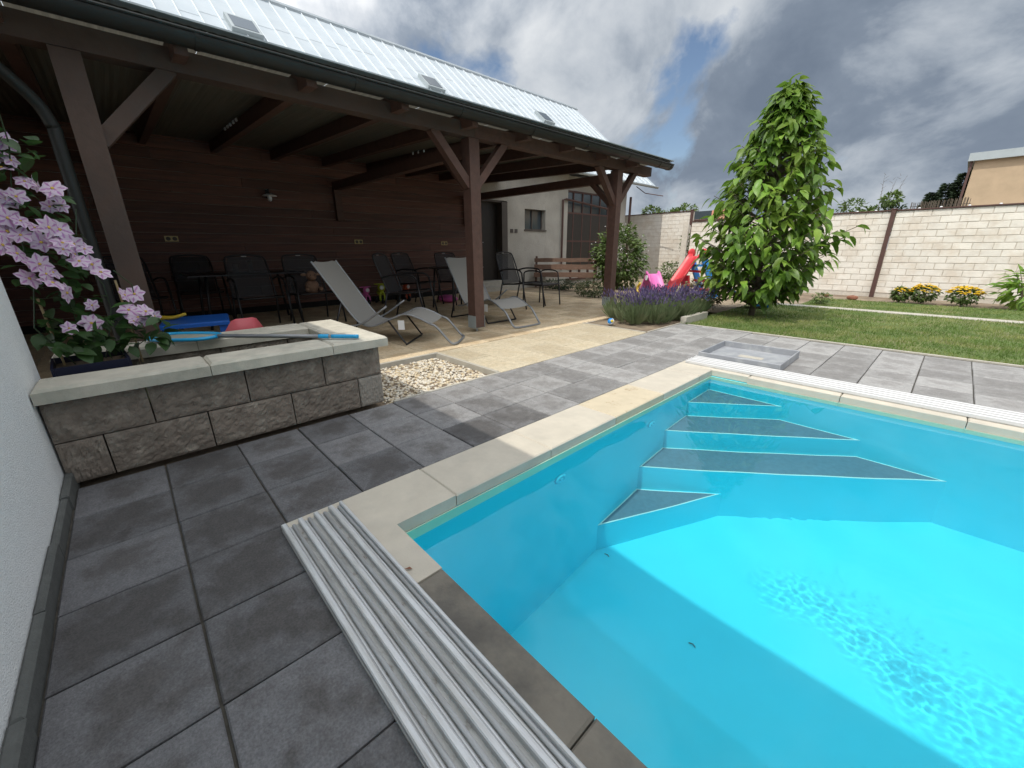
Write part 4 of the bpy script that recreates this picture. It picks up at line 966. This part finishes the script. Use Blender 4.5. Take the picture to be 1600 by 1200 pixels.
# flower centres (world): along a leaning mass against the wall end, then a sparse low group
def fl_at(x, y, z, s, face=None):
    d = (CAMP-Vector((x, y, z))).normalized()
    d = (d*.8+Vector((random.uniform(-.6, .6), random.uniform(-.3, 1.1), random.uniform(-.4, 1.1)))).normalized() if face is None else Vector(face)
    o_ = link('flower', random.choice(fmesh), cl, Vector((x, y, z))-Lroot, (d.to_track_quat('Z', 'Y') @ Matrix.Rotation(random.uniform(0, 6), 3, 'Z').to_quaternion()).to_euler(), (s, s, s))
FLP = [(-1.50, -.83, 1.33), (-1.47, -.78, 1.30), (-1.50, -.74, 1.29), (-1.45, -.70, 1.27), (-1.50, -.85, 1.21), (-1.45, -.82, 1.23), (-1.52, -.72, 1.20), (-1.48, -.68, 1.19), (-1.44, -.69, 1.24),
       (-1.42, -.86, 1.13), (-1.44, -.82, 1.11), (-1.43, -.79, 1.10), (-1.42, -.75, 1.10), (-1.45, -.72, 1.09), (-1.41, -.84, 1.05), (-1.44, -.79, 1.03), (-1.43, -.75, 1.02), (-1.42, -.72, 1.03), (-1.45, -.69, 1.01), (-1.40, -.73, .99), (-1.43, -.70, .97), (-1.40, -.68, .95), (-1.43, -.66, .99),
       (-1.40, -.87, .98), (-1.42, -.84, .94), (-1.40, -.81, .93), (-1.42, -.79, .90), (-1.38, -.80, .88), (-1.45, -.65, .93), (-1.44, -.63, .885), (-1.50, -.84, 1.40), (-1.5, -.79, 1.38), (-1.52, -.80, 1.46), (-1.55, -.84, 1.58), (-1.43, -.77, .80), (-1.46, -.70, .73), (-1.44, -.79, .62), (-1.47, -.71, .64), (-1.38, -.80, .845),
       (-1.48, -.56, .765), (-1.50, -.52, .77), (-1.46, -.555, .685), (-1.44, -.53, .655), (-1.42, -.55, .625), (-1.45, -.50, .62), (-1.44, -.50, .68), (-1.48, -.47, .64), (-1.42, -.86, .87), (-1.40, -.90, 1.02), (-1.44, -.88, 1.08)]
for (x, y, z) in FLP:
    fl_at(x+random.uniform(-.02, .02), y+random.uniform(-.008, .008), z+random.uniform(-.01, .01), random.uniform(.036, .060))
v, f = leaf_shape(1, .6, .2, .25); q = MB(); q.add(v, f); clm = q.mesh('leaf', m_leafc, True)
for i in range(297):
    if i < 185:
        t = random.random(); x = -1.52+random.uniform(-.14, .04); z = .55+.95*t; y = -.80+random.uniform(-.11, .12)*(1.0 if z < 1.25 else .7)
    else: x, y, z = -1.44+random.uniform(-.14, .10), -.72+random.uniform(-.2, .28), .50+abs(random.gauss(0, .09))
    d = Vector((random.uniform(-.3, 1), random.uniform(-.6, .9), random.uniform(-.6, .4))); s = random.uniform(.055, .095)
    link('leaf', clm, cl, Vector((x, y, z))-Lroot, rot_to(d, random.uniform(-.6, .6)).to_euler(), (s, s, s))

# ================================================================== FURNITURE
def make_chair():
    t_ = thing('garden_chair', '', 'chair'); w2 = .245
    # local: faces +X, seat height .42
    def seat_pt(s_, y): return (.23-.46*s_, y, .43-.03*s_)
    bk0 = Vector((-.23, 0, .40)); bk1 = Vector((-.42, 0, .91))
    q_ = MB(); n = 5
    for i in range(n+1):
        for s_ in (-1, 1): q_.v.append((.22-.45*i/n, s_*w2*.93, .425-.03*i/n-.02*math.sin(math.pi*i/n)))
    q_.f = [(2*i, 2*i+1, 2*i+3, 2*i+2) for i in range(n)]; q_.mi = [0]*n; q_.build('seat', m_mesh, t_)
    q_ = MB()
    for i in range(n+1):
        p = bk0.lerp(bk1, i/n); wv = w2*(.93 if i < n else .80)
        for s_ in (-1, 1): q_.v.append((p.x-.015*math.sin(math.pi*i/n), s_*wv, p.z))
    q_.f = [(2*i, 2*i+1, 2*i+3, 2*i+2) for i in range(n)]; q_.mi = [0]*n; q_.build('backrest', m_mesh, t_)
    q_ = MB(); q_.tube(smoothed([(-.22, -w2, .38), (-.33, -w2, .68), (-.41, -w2*.93, .88), (-.425, -w2*.7, .92), (-.43, 0, .935), (-.425, w2*.7, .92), (-.41, w2*.93, .88), (-.33, w2, .68), (-.22, w2, .38)], 4), .012, 8, False); q_.build('back_frame', m_chair, t_, True)
    q_ = MB(); q_.tube([(-.23, -w2, .395), (.20, -w2, .425), (.235, -w2*.9, .42), (.235, w2*.9, .42), (.20, w2, .425), (-.23, w2, .395)], .012, 8); q_.build('seat_frame', m_chair, t_, True)
    for s_ in (-1, 1):
        q_ = MB(); q_.tube(smoothed([(-.30, s_*(w2+.02), .62), (-.12, s_*(w2+.03), .655), (.12, s_*(w2+.03), .65), (.20, s_*(w2+.03), .60)], 4), .013, 8); q_.build('armrest', m_chair, t_, True)
        q_ = MB(); q_.tube([(.20, s_*(w2+.03), .60), (.25, s_*(w2+.035), .30), (.31, s_*(w2+.04), .0)], .013, 8); q_.build('leg', m_chair, t_, True)
        q_ = MB(); q_.tube([(-.24, s_*(w2+.008), .45), (-.30, s_*(w2+.012), .2), (-.36, s_*(w2+.02), .0)], .013, 8); q_.build('leg', m_chair, t_, True)
    q_ = MB(); q_.box(-.452, -.442, -.03, .03, .915, .935); q_.build('label_tag', m_pipe, t_)
    return t_
ch0 = make_chair(); first = True
for (x, y, a, lb) in ((-4.62, .70, 0, 'black mesh garden chair nearest the blue children\'s table'), (-4.70, 1.40, 0, 'black mesh garden chair with a brown plush toy on its seat'), (-6.0, .25, 0, 'dim black mesh chair behind the dark dining table, beside the plank wall'),
                      (-3.86, 2.47, 40, 'black mesh garden chair between the two grey loungers'), (-5.25, 3.45, 20, 'dark mesh chair at the back beside the pink toy'), (-5.0, 4.15, 0, 'dark mesh chair half hidden behind the second lounger'),
                      (-3.72, 4.62, 8, 'black mesh garden chair in front of the brown door, nearest the bench'), (-5.6, -.45, 10, 'dim black mesh chair at the far left in deep shade')):
    o = ch0 if first else copy_tree(ch0); first = False
    o.location = (x, y, 0); o.rotation_euler = (0, 0, R(a)); tag(o, lb, 'chair', 'black mesh garden chairs')
def stool(x, y, a, lb):
    t_ = thing('armchair_frame', lb, 'chair', (x, y, 0), R(a)); 
    for s_ in (-1, 1):
        q_ = MB(); q_.tube(smoothed([(-.24, s_*.24, 0), (-.22, s_*.24, .45), (-.18, s_*.24, .60), (.14, s_*.24, .60), (.20, s_*.24, .45), (.25, s_*.24, 0)], 4), .012, 8); q_.build('leg', m_chair, t_, True)
    q_ = MB(); q_.box(-.22, .22, -.23, .23, .36, .385, .006); q_.build('seat', m_chair, t_)
    q_ = MB(); q_.tube([(-.22, -.24, .38), (.22, -.24, .38), (.22, .24, .38), (-.22, .24, .38), (-.22, -.24, .38)], .011, 6); q_.build('seat_frame', m_chair, t_)
stool(-3.62, 5.02, 4, 'low black metal armchair frame right of the mesh chair by the bench')
def table(name, lb, x, y, sx, sy, h=.70, rnd_=False):
    t_ = thing(name, lb, 'table', (x, y, 0), 0, 'black garden tables'); q_ = MB()
    if rnd_: q_.lathe([(sx, -.018), (sx+.006, -.008), (sx, .0), (.01, .0)], (0, 0, h), 28)
    else: q_.box(-sx, sx, -sy, sy, h-.02, h, .006)
    q_.build('table_top', m_chair, t_)
    k = .72 if not rnd_ else .55
    for (i, j) in ((-1, -1), (1, -1), (1, 1), (-1, 1)):
        q_ = MB(); q_.tube([(i*sx*k, j*sy*k, h-.02), (i*sx*(k+.1), j*sy*(k+.1), 0)], .016, 8); q_.build('leg', m_chair, t_, True)
    return t_
table('dining_table', 'dark rectangular dining table behind the left pair of chairs', -5.35, .72, .42, .68)
table('round_table', 'dark round garden table behind the pergola post', -4.45, 3.72, .48, .48, .70, True)
# glasses on the table, plush on a chair
for (x, y, h, lb) in ((-5.15, .60, .12, 'small drinking glass on the dark dining table, left one'), (-5.2, .78, .16, 'taller drinking glass on the dark dining table, right one')):
    q = MB(); q.lathe([(.028, 0), (.034, h), (.030, h), (.025, .008), (.001, .008)], n=14); o = q.build('drinking_glass', mat('clear_glass', (.5, .55, .55), .05, 5, .1, alpha=.35)); o.location = (x, y, .701); tag(o, lb, 'glass')
pt = thing('plush_toy', 'brown plush cow toy sitting on a black chair', 'plush toy', (-4.66, 1.38, .41))
q = MB(); q.ell((0, 0, .09), (.08, .095, .10), 14, 10); q.build('body', m_plush, pt, True)
q = MB(); q.ell((.03, 0, .24), (.065, .07, .07), 14, 10); q.ell((.085, 0, .215), (.035, .045, .032), 10, 8); hd = q.build('head', m_plush, pt, True)
for s_ in (-1, 1):
    q = MB(); q.ell((.02, s_*.095, .26), (.015, .045, .02), 8, 6); q.build('ear', m_plush, hd, True)
    q = MB(); q.ell((.07, s_*.085, .06), (.05, .035, .035), 8, 6); q.build('leg', m_plush, pt, True)
    q = MB(); q.ell((.092, s_*.028, .255), (.006, .008, .009), 6, 5); q.build('eye', m_chair, hd, True)

def make_lounger():
    t_ = thing('sun_lounger', '', 'sun lounger'); w2 = .25
    prof = [(.27, .235), (.40, .30), (.55, .335), (.72, .27), (.90, .205), (1.02, .225), (1.12, .32), (1.30, .59), (1.46, .83), (1.49, .875)]
    sm_ = smoothed([(s, 0, z) for s, z in prof], 4); q_ = MB(); n = len(sm_)
    for i, p in enumerate(sm_):
        wv = w2*.97*(1 if i < n-3 else (.95, .86, .72)[i-(n-3)])
        for s_ in (-1, -.5, 0, .5, 1): q_.v.append((-p.x, s_*wv, p.z-.012*(1-s_*s_)))
    for i in range(n-1):
        for k in range(4): q_.f.append((i*5+k, i*5+k+1, (i+1)*5+k+1, (i+1)*5+k))
    q_.mi = [0]*len(q_.f); q_.build('sling', m_lounge, t_, True)
    for s_ in (-1, 1):
        q_ = MB(); q_.tube([(-s, s_*w2, z) for s, _, z in [(p.x, 0, p.z) for p in sm_]], .011, 8); q_.build('side_rail', m_tube, t_, True)
        q_ = MB(); q_.tube(smoothed([(-.27, s_*w2, .235), (-.20, s_*w2, .20), (-.06, s_*w2*.98, .035), (-.01, s_*w2*.8, .018), (0, s_*w2*.3, .014), (0, 0, .014)], 4), .013, 8); q_.build('foot_loop', m_tube, t_, True)
        q_ = MB(); q_.tube([(-.72, s_*(w2+.015), .27), (-.55, s_*(w2+.02), .03), (-.53, s_*(w2+.02), .014)], .010, 8); q_.build('leg', m_chair, t_, True)
        q_ = MB(); q_.tube([(-1.22, s_*(w2+.012), .45), (-1.38, s_*(w2+.02), .014)], .011, 8); q_.build('leg', m_chair, t_, True)
        q_ = MB(); q_.tube(smoothed([(-1.20, s_*(w2+.014), .20), (-1.0, s_*(w2+.02), .24), (-.72, s_*(w2+.02), .42)], 4), .011, 8); q_.build('armrest', m_tube, t_, True)
    for xb in (-.54, -1.38):
        q_ = MB(); q_.tube([(xb, -w2-.02, .013), (xb, w2+.02, .013)], .010, 8); q_.build('cross_bar', m_chair, t_, True)
    q_ = MB(); q_.box(-.62, -.55, -w2-.004, -w2-.002, .17, .27); q_.build('care_tag', m_pipe, t_)
    return t_
l0 = make_lounger(); l0.location = (-2.14, 2.09, 0); l0.rotation_euler = (0, 0, math.atan2(.66, .75)); tag(l0, 'grey sling sun lounger nearest the block planter, left of the middle post', 'sun lounger', 'grey sling sun loungers')
l1 = copy_tree(l0); l1.location = (-2.20, 3.26, 0); l1.rotation_euler = (0, 0, R(1)); tag(l1, 'grey sling sun lounger partly behind the middle pergola post', 'sun lounger', 'grey sling sun loungers')
# plank bench
bn = thing('plank_bench', 'rustic brown bench of three wavy wooden planks near the rose bush', 'bench', (-5.57, 8.02, 0), math.atan2(.95, 1.33))
for (z0, z1, yo) in ((.655, .755, .10), (.46, .59, .06), (.27, .385, 0.0)):
    q = MB(); n = 22
    for i in range(n+1):
        x = -.82+1.64*i/n; a = z0+.012*noise.noise(Vector((x*3, z0*9, 1))); c_ = z1+.014*noise.noise(Vector((x*3, z1*9, 5)))
        q.v += [(x, yo-.02, a), (x, yo-.02, c_), (x, yo+.02, c_), (x, yo+.02, a)]
    for i in range(n):
        k = 4*i
        for j in range(4): q.f.append((k+j, k+4+j, k+4+(j+1) % 4, k+(j+1) % 4))
    q.f += [(0, 1, 2, 3), (4*n+3, 4*n+2, 4*n+1, 4*n)]; q.mi = [0]*len(q.f); q.build('plank', m_bench, bn)
for x in (-.77, .77):
    q = MB(); q.bar((x, .05, 0), (x, .15, .80), .07, .05, (1, 0, 0)); q.build('leg', m_wood, bn)
q = MB(); q.box(-.80, .80, .16, .42, .34, .375, .006); q.build('seat', m_bench, bn)
for x in (-.6, .6): 
    q = MB(); q.box(x-.05, x+.05, .2, .40, 0, .339); q.build('foot', m_conc, bn)

# ---- children's things
kt = thing('kids_table', 'blue plastic children\'s table behind the planter', 'table', (-2.95, -.16, 0), R(-8))
q = MB(); q.box(-.26, .26, -.24, .24, .385, .42, .01); q.build('table_top', m_blue, kt)
for (i, j) in ((-1, -1), (1, -1), (1, 1), (-1, 1)):
    q = MB(); q.box(i*.21-.03, i*.21+.03, j*.19-.03, j*.19+.03, 0, .384); q.build('leg', m_blue, kt)
kc = thing('kids_chair', 'faded red plastic children\'s armchair behind the planter', 'chair', (-2.38, .06, 0), R(185))
def curved_back(r, a0, a1, z0, z1f, th=.012, n=18):
    q_ = MB()
    for i in range(n+1):
        a = a0+(a1-a0)*i/n; zt = z1f(i/n)
        for rr in (r, r+th): q_.v += [(-rr*math.cos(a), rr*math.sin(a), z0), (-(rr+.02)*math.cos(a), (rr+.02)*math.sin(a), zt)]
    for i in range(n):
        k = 4*i; q_.f += [(k, k+4, k+5, k+1), (k+2, k+3, k+7, k+6), (k+1, k+5, k+7, k+3), (k, k+2, k+6, k+4)]
    q_.f += [(0, 1, 3, 2), (4*n, 4*n+2, 4*n+3, 4*n+1)]; q_.mi = [0]*len(q_.f); return q_
curved_back(.15, -1.5, 1.5, .27, lambda t: .36+.125*min(1, max(0, (min(t, 1-t)-.18)/.17))).build('backrest', m_pinkred, kc, True)
q = MB(); q.lathe([(.01, .24), (.15, .24), (.165, .255), (.155, .268), (.01, .262)], n=24); q.build('seat', m_pinkred, kc, True)
for (i, j) in ((-1, -1), (1, -1), (1, 1), (-1, 1)):
    q = MB(); q.tube([(i*.10, j*.10, .24), (i*.14, j*.14, 0)], .022, 8, r1=.018); q.build('leg', m_pinkred, kc, True)
yt = thing('yellow_toy', 'curved yellow plastic toy on the blue children\'s table', 'toy', (-3.1, -.36, .421)); q = MB(); q.tube(smoothed([(-.12, -.1, .02), (-.02, -.02, .018), (.08, .06, .022), (.14, .14, .05)], 4), .022, 8, r1=.012); q.build('toy_body', m_yellow, yt, True)
q = MB(); q.ell((-.13, -.11, .03), (.03, .03, .028), 8, 6); q.build('toy_end', m_yellow, yt, True)
# ride-on toys by the plank wall
def scooter(x, y, a, m, lb, s=1.0):
    t_ = thing('ride_on_toy', lb, 'toy', (x, y, 0), R(a), 'ride-on toys by the plank wall')
    for (wx, wy) in ((.14*s, 0), (-.12*s, .08*s), (-.12*s, -.08*s)):
        q_ = MB(); q_.lathe([(.03*s, -.02), (.06*s, -.02), (.065*s, 0), (.06*s, .02), (.03*s, .02)], n=14, mtx=Matrix.Translation((wx, wy, .065*s)) @ Matrix.Rotation(R(90), 4, 'X')); q_.build('wheel', m_chair, t_, True)
    q_ = MB(); q_.tube(smoothed([(.14*s, .04*s, .06*s), (.13*s, .04*s, .17*s), (.10*s, 0, .22*s), (.13*s, -.04*s, .17*s), (.14*s, -.04*s, .06*s)], 4), .018*s, 8); q_.build('fork', m, t_, True)
    q_ = MB(); q_.ell((-.04*s, 0, .20*s), (.15*s, .07*s, .055*s), 12, 8); q_.build('seat', m, t_, True)
    q_ = MB(); q_.ell((.10*s, 0, .30*s), (.06*s, .075*s, .075*s), 12, 8); h_ = q_.build('head', m, t_, True)
    q_ = MB(); q_.ell((.155*s, 0, .31*s), (.012*s, .04*s, .04*s), 12, 8); q_.build('headlight', m_pipe, h_, True)
    q_ = MB(); q_.tube([(.07*s, -.12*s, .37*s), (.07*s, .12*s, .37*s)], .012*s, 8); q_.build('handlebar', m, t_, True)
scooter(-6.05, 2.72, 5, m_pink, 'pink plastic toy leaning by the plank wall behind the lounger', .9)
scooter(-6.05, 3.05, -15, m_lime, 'lime green ride-on toy by the plank wall', 1.0)
scooter(-6.0, 3.52, 10, m_orange, 'orange topped ride-on toy by the plank wall', .95)
q = MB(); q.ell((0, 0, .07), (.28, .16, .07), 16, 8); o = q.build('pink_cushion', m_pink, None, True); o.location = (-5.25, 4.05, 0); tag(o, 'pink cushion on the patio under the back chairs', 'cushion')
# ---- toddler slides
ts = thing('toddler_slide', 'red toddler slide with blue platform and steps behind the lavender', 'slide', (-2.25, 7.95, 0), R(243))
def chute(pts, wd, m, parent, nm='chute', rim=.05):
    q_ = MB(); sm_ = smoothed(pts, 5); n = len(sm_)
    for p in sm_:
        for (yy, dz) in ((-wd, rim), (-wd+.018, rim), (-wd+.03, 0), (wd-.03, 0), (wd-.018, rim), (wd, rim), (wd, -.02), (-wd, -.02)): q_.v.append((p.x, yy, p.z+dz))
    for i in range(n-1):
        for k in range(8): q_.f.append((i*8+k, i*8+(k+1) % 8, (i+1)*8+(k+1) % 8, (i+1)*8+k))
    q_.f += [tuple(range(8)), tuple((n-1)*8+k for k in range(8))[::-1]]; q_.mi = [0]*len(q_.f); return q_.build(nm, m, parent, True)
chute([(.62, 0, .05), (.45, 0, .10), (.10, 0, .55), (-.08, 0, .80), (-.18, 0, .82)], .16, m_red, ts)
q = MB(); q.box(-.30, -.10, -.17, .17, .62, .66); q.build('platform', m_bluel, ts)
for s_ in (-1, 1):
    q = MB(); q.bar((-.16, s_*.18, .86), (-.60, s_*.20, .0), .04, .12, (1, 0, 0)); q.build('ladder_side', m_bluel, ts)
    q = MB(); q.ell((-.18, s_*.17, .88), (.10, .03, .09), 10, 8); q.build('handle', m_red, ts, True)
for k in range(3):
    q = MB(); q.box(-.56+.13*k, -.44+.13*k, -.18, .18, .12+.19*k, .16+.19*k); q.build('step', m_red, ts)
q = MB(); q.bar((.05, 0, .45), (-.02, 0, 0), .22, .04, (1, 0, 0)); q.build('support', m_red, ts)
ps = thing('small_pink_slide', 'small pink plastic slide with white disc and yellow base behind the lavender', 'slide', (-3.05, 8.05, 0), R(-35))
chute([(.42, 0, .06), (.30, 0, .10), (.02, 0, .40), (-.08, 0, .44)], .15, m_pink, ps, rim=.06)
q = MB(); q.bar((-.10, 0, .42), (-.34, 0, .02), .28, .03, (1, 0, 0)); q.build('ladder', m_pink, ps)
q = MB(); q.lathe([(.055, 0), (.055, .012), (.001, .012)], n=18, mtx=Matrix.Translation((.0, -.155, .36)) @ Matrix.Rotation(R(90), 4, 'X')); q.build('disc', m_pipe, ps)
for s_ in (-1, 1):
    q = MB(); q.tube(smoothed([(-.34, s_*.13, .22), (-.42, s_*.15, .12), (-.36, s_*.16, .0)], 4), .028, 8); q.build('foot', m_yellow, ps, True)
bs = thing('blue_toy_ramp', 'bright blue plastic toy ramp under the left branches of the tree', 'toy', (-1.06, 7.12, 0), R(30))
chute([(.55, 0, .03), (.35, 0, .06), (.05, 0, .20), (-.25, 0, .42), (-.35, 0, .46)], .17, m_bluel, bs, rim=.06)
q = MB(); q.bar((-.28, 0, .40), (-.40, 0, .0), .30, .04, (1, 0, 0)); q.build('support', m_bluel, bs)
for (x, y, s, lb) in ((.20, 10.15, .10, 'broken terracotta piece lying on the soil by the wall'), (-.25, 10.3, .07, 'smaller brown stone on the soil by the wall')):
    q = MB(); q.ell((0, 0, .02), (s, s*.6, s*.5), 7, 5); o = q.build('garden_stone', m_rust); o.location = (x, y, -.02); tag(o, lb, 'stone')

# ---- skimmer net lying on the planter
nz_ = thing('skimmer_net', 'blue pool skimmer net with grey pole lying across the planter', 'pool net', (-1.66, -.33, .458))
A = Vector((-1.56, -.19, .478)); Bp = Vector((-.945, .445, .470)); O0 = Vector((-1.66, -.33, .458)); dv = (Bp-A).normalized()
q = MB(); q.tube([A-O0, (A.lerp(Bp, .72))-O0], .012, 10); q.build('pole', m_tube, nz_, True)
for (t0, t1, r_) in ((.72, .79, .0135), (.81, 1.0, .0125)):
    q = MB(); q.tube(smoothed([A.lerp(Bp, t0)-O0, A.lerp(Bp, (t0+t1)/2)-O0, A.lerp(Bp, t1)-O0], 4), r_, 12); q.build('grip', m_net, nz_, True)
q = MB(); q.tube([A.lerp(Bp, .785)-O0, A.lerp(Bp, .815)-O0], .0098, 10); q.build('sleeve', m_tube, nz_)
hd_ = Vector((-1.70, -.335, .474)); sx_ = Vector((dv.x, dv.y, 0)).normalized(); sy_v = Vector((-sx_.y, sx_.x, 0))
ring = [(.19, .0), (.18, .06), (.13, .125), (0, .15), (-.13, .135), (-.19, .09), (-.20, 0), (-.19, -.09), (-.13, -.135), (0, -.15), (.13, -.125), (.18, -.06), (.19, 0)]
rp_ = [hd_+sx_*a+sy_v*c_*.72-O0 for a, c_ in ring]
q = MB(); q.tube(smoothed(rp_, 3), .011, 8, False)
for p in smoothed(rp_, 3): q.v.append(tuple(p+Vector((0, 0, .014))))
q.build('net_frame', m_net, nz_, True)
q = MB(); nn = len(rp_)-1; q.v = [tuple(p+Vector((0, 0, -.004))) for p in rp_[:-1]]; q.f = [tuple(range(nn))]; q.mi = [0]; q.build('net_mesh', m_netmesh, nz_)
q = MB(); q.bar(A-O0, hd_+sx_*.18-O0, .03, .018); q.build('socket', m_net, nz_)
# fallen bits in the pool
for (x, y, lb) in ((.36, 1.36, 'small dark twig on the pool floor below the lowest step'), (1.0, 1.2, 'tiny dark leaf scrap on the pool floor, sunlit part')):
    q = MB(); q.tube([(0, 0, 0), (.02, .006, .003), (.035, 0, 0)], .0025, 5); o = q.build('twig', m_bark); o.location = (x, y, FL+.004); tag(o, lb, 'twig'); o.cycles.is_caustics_receiver = True
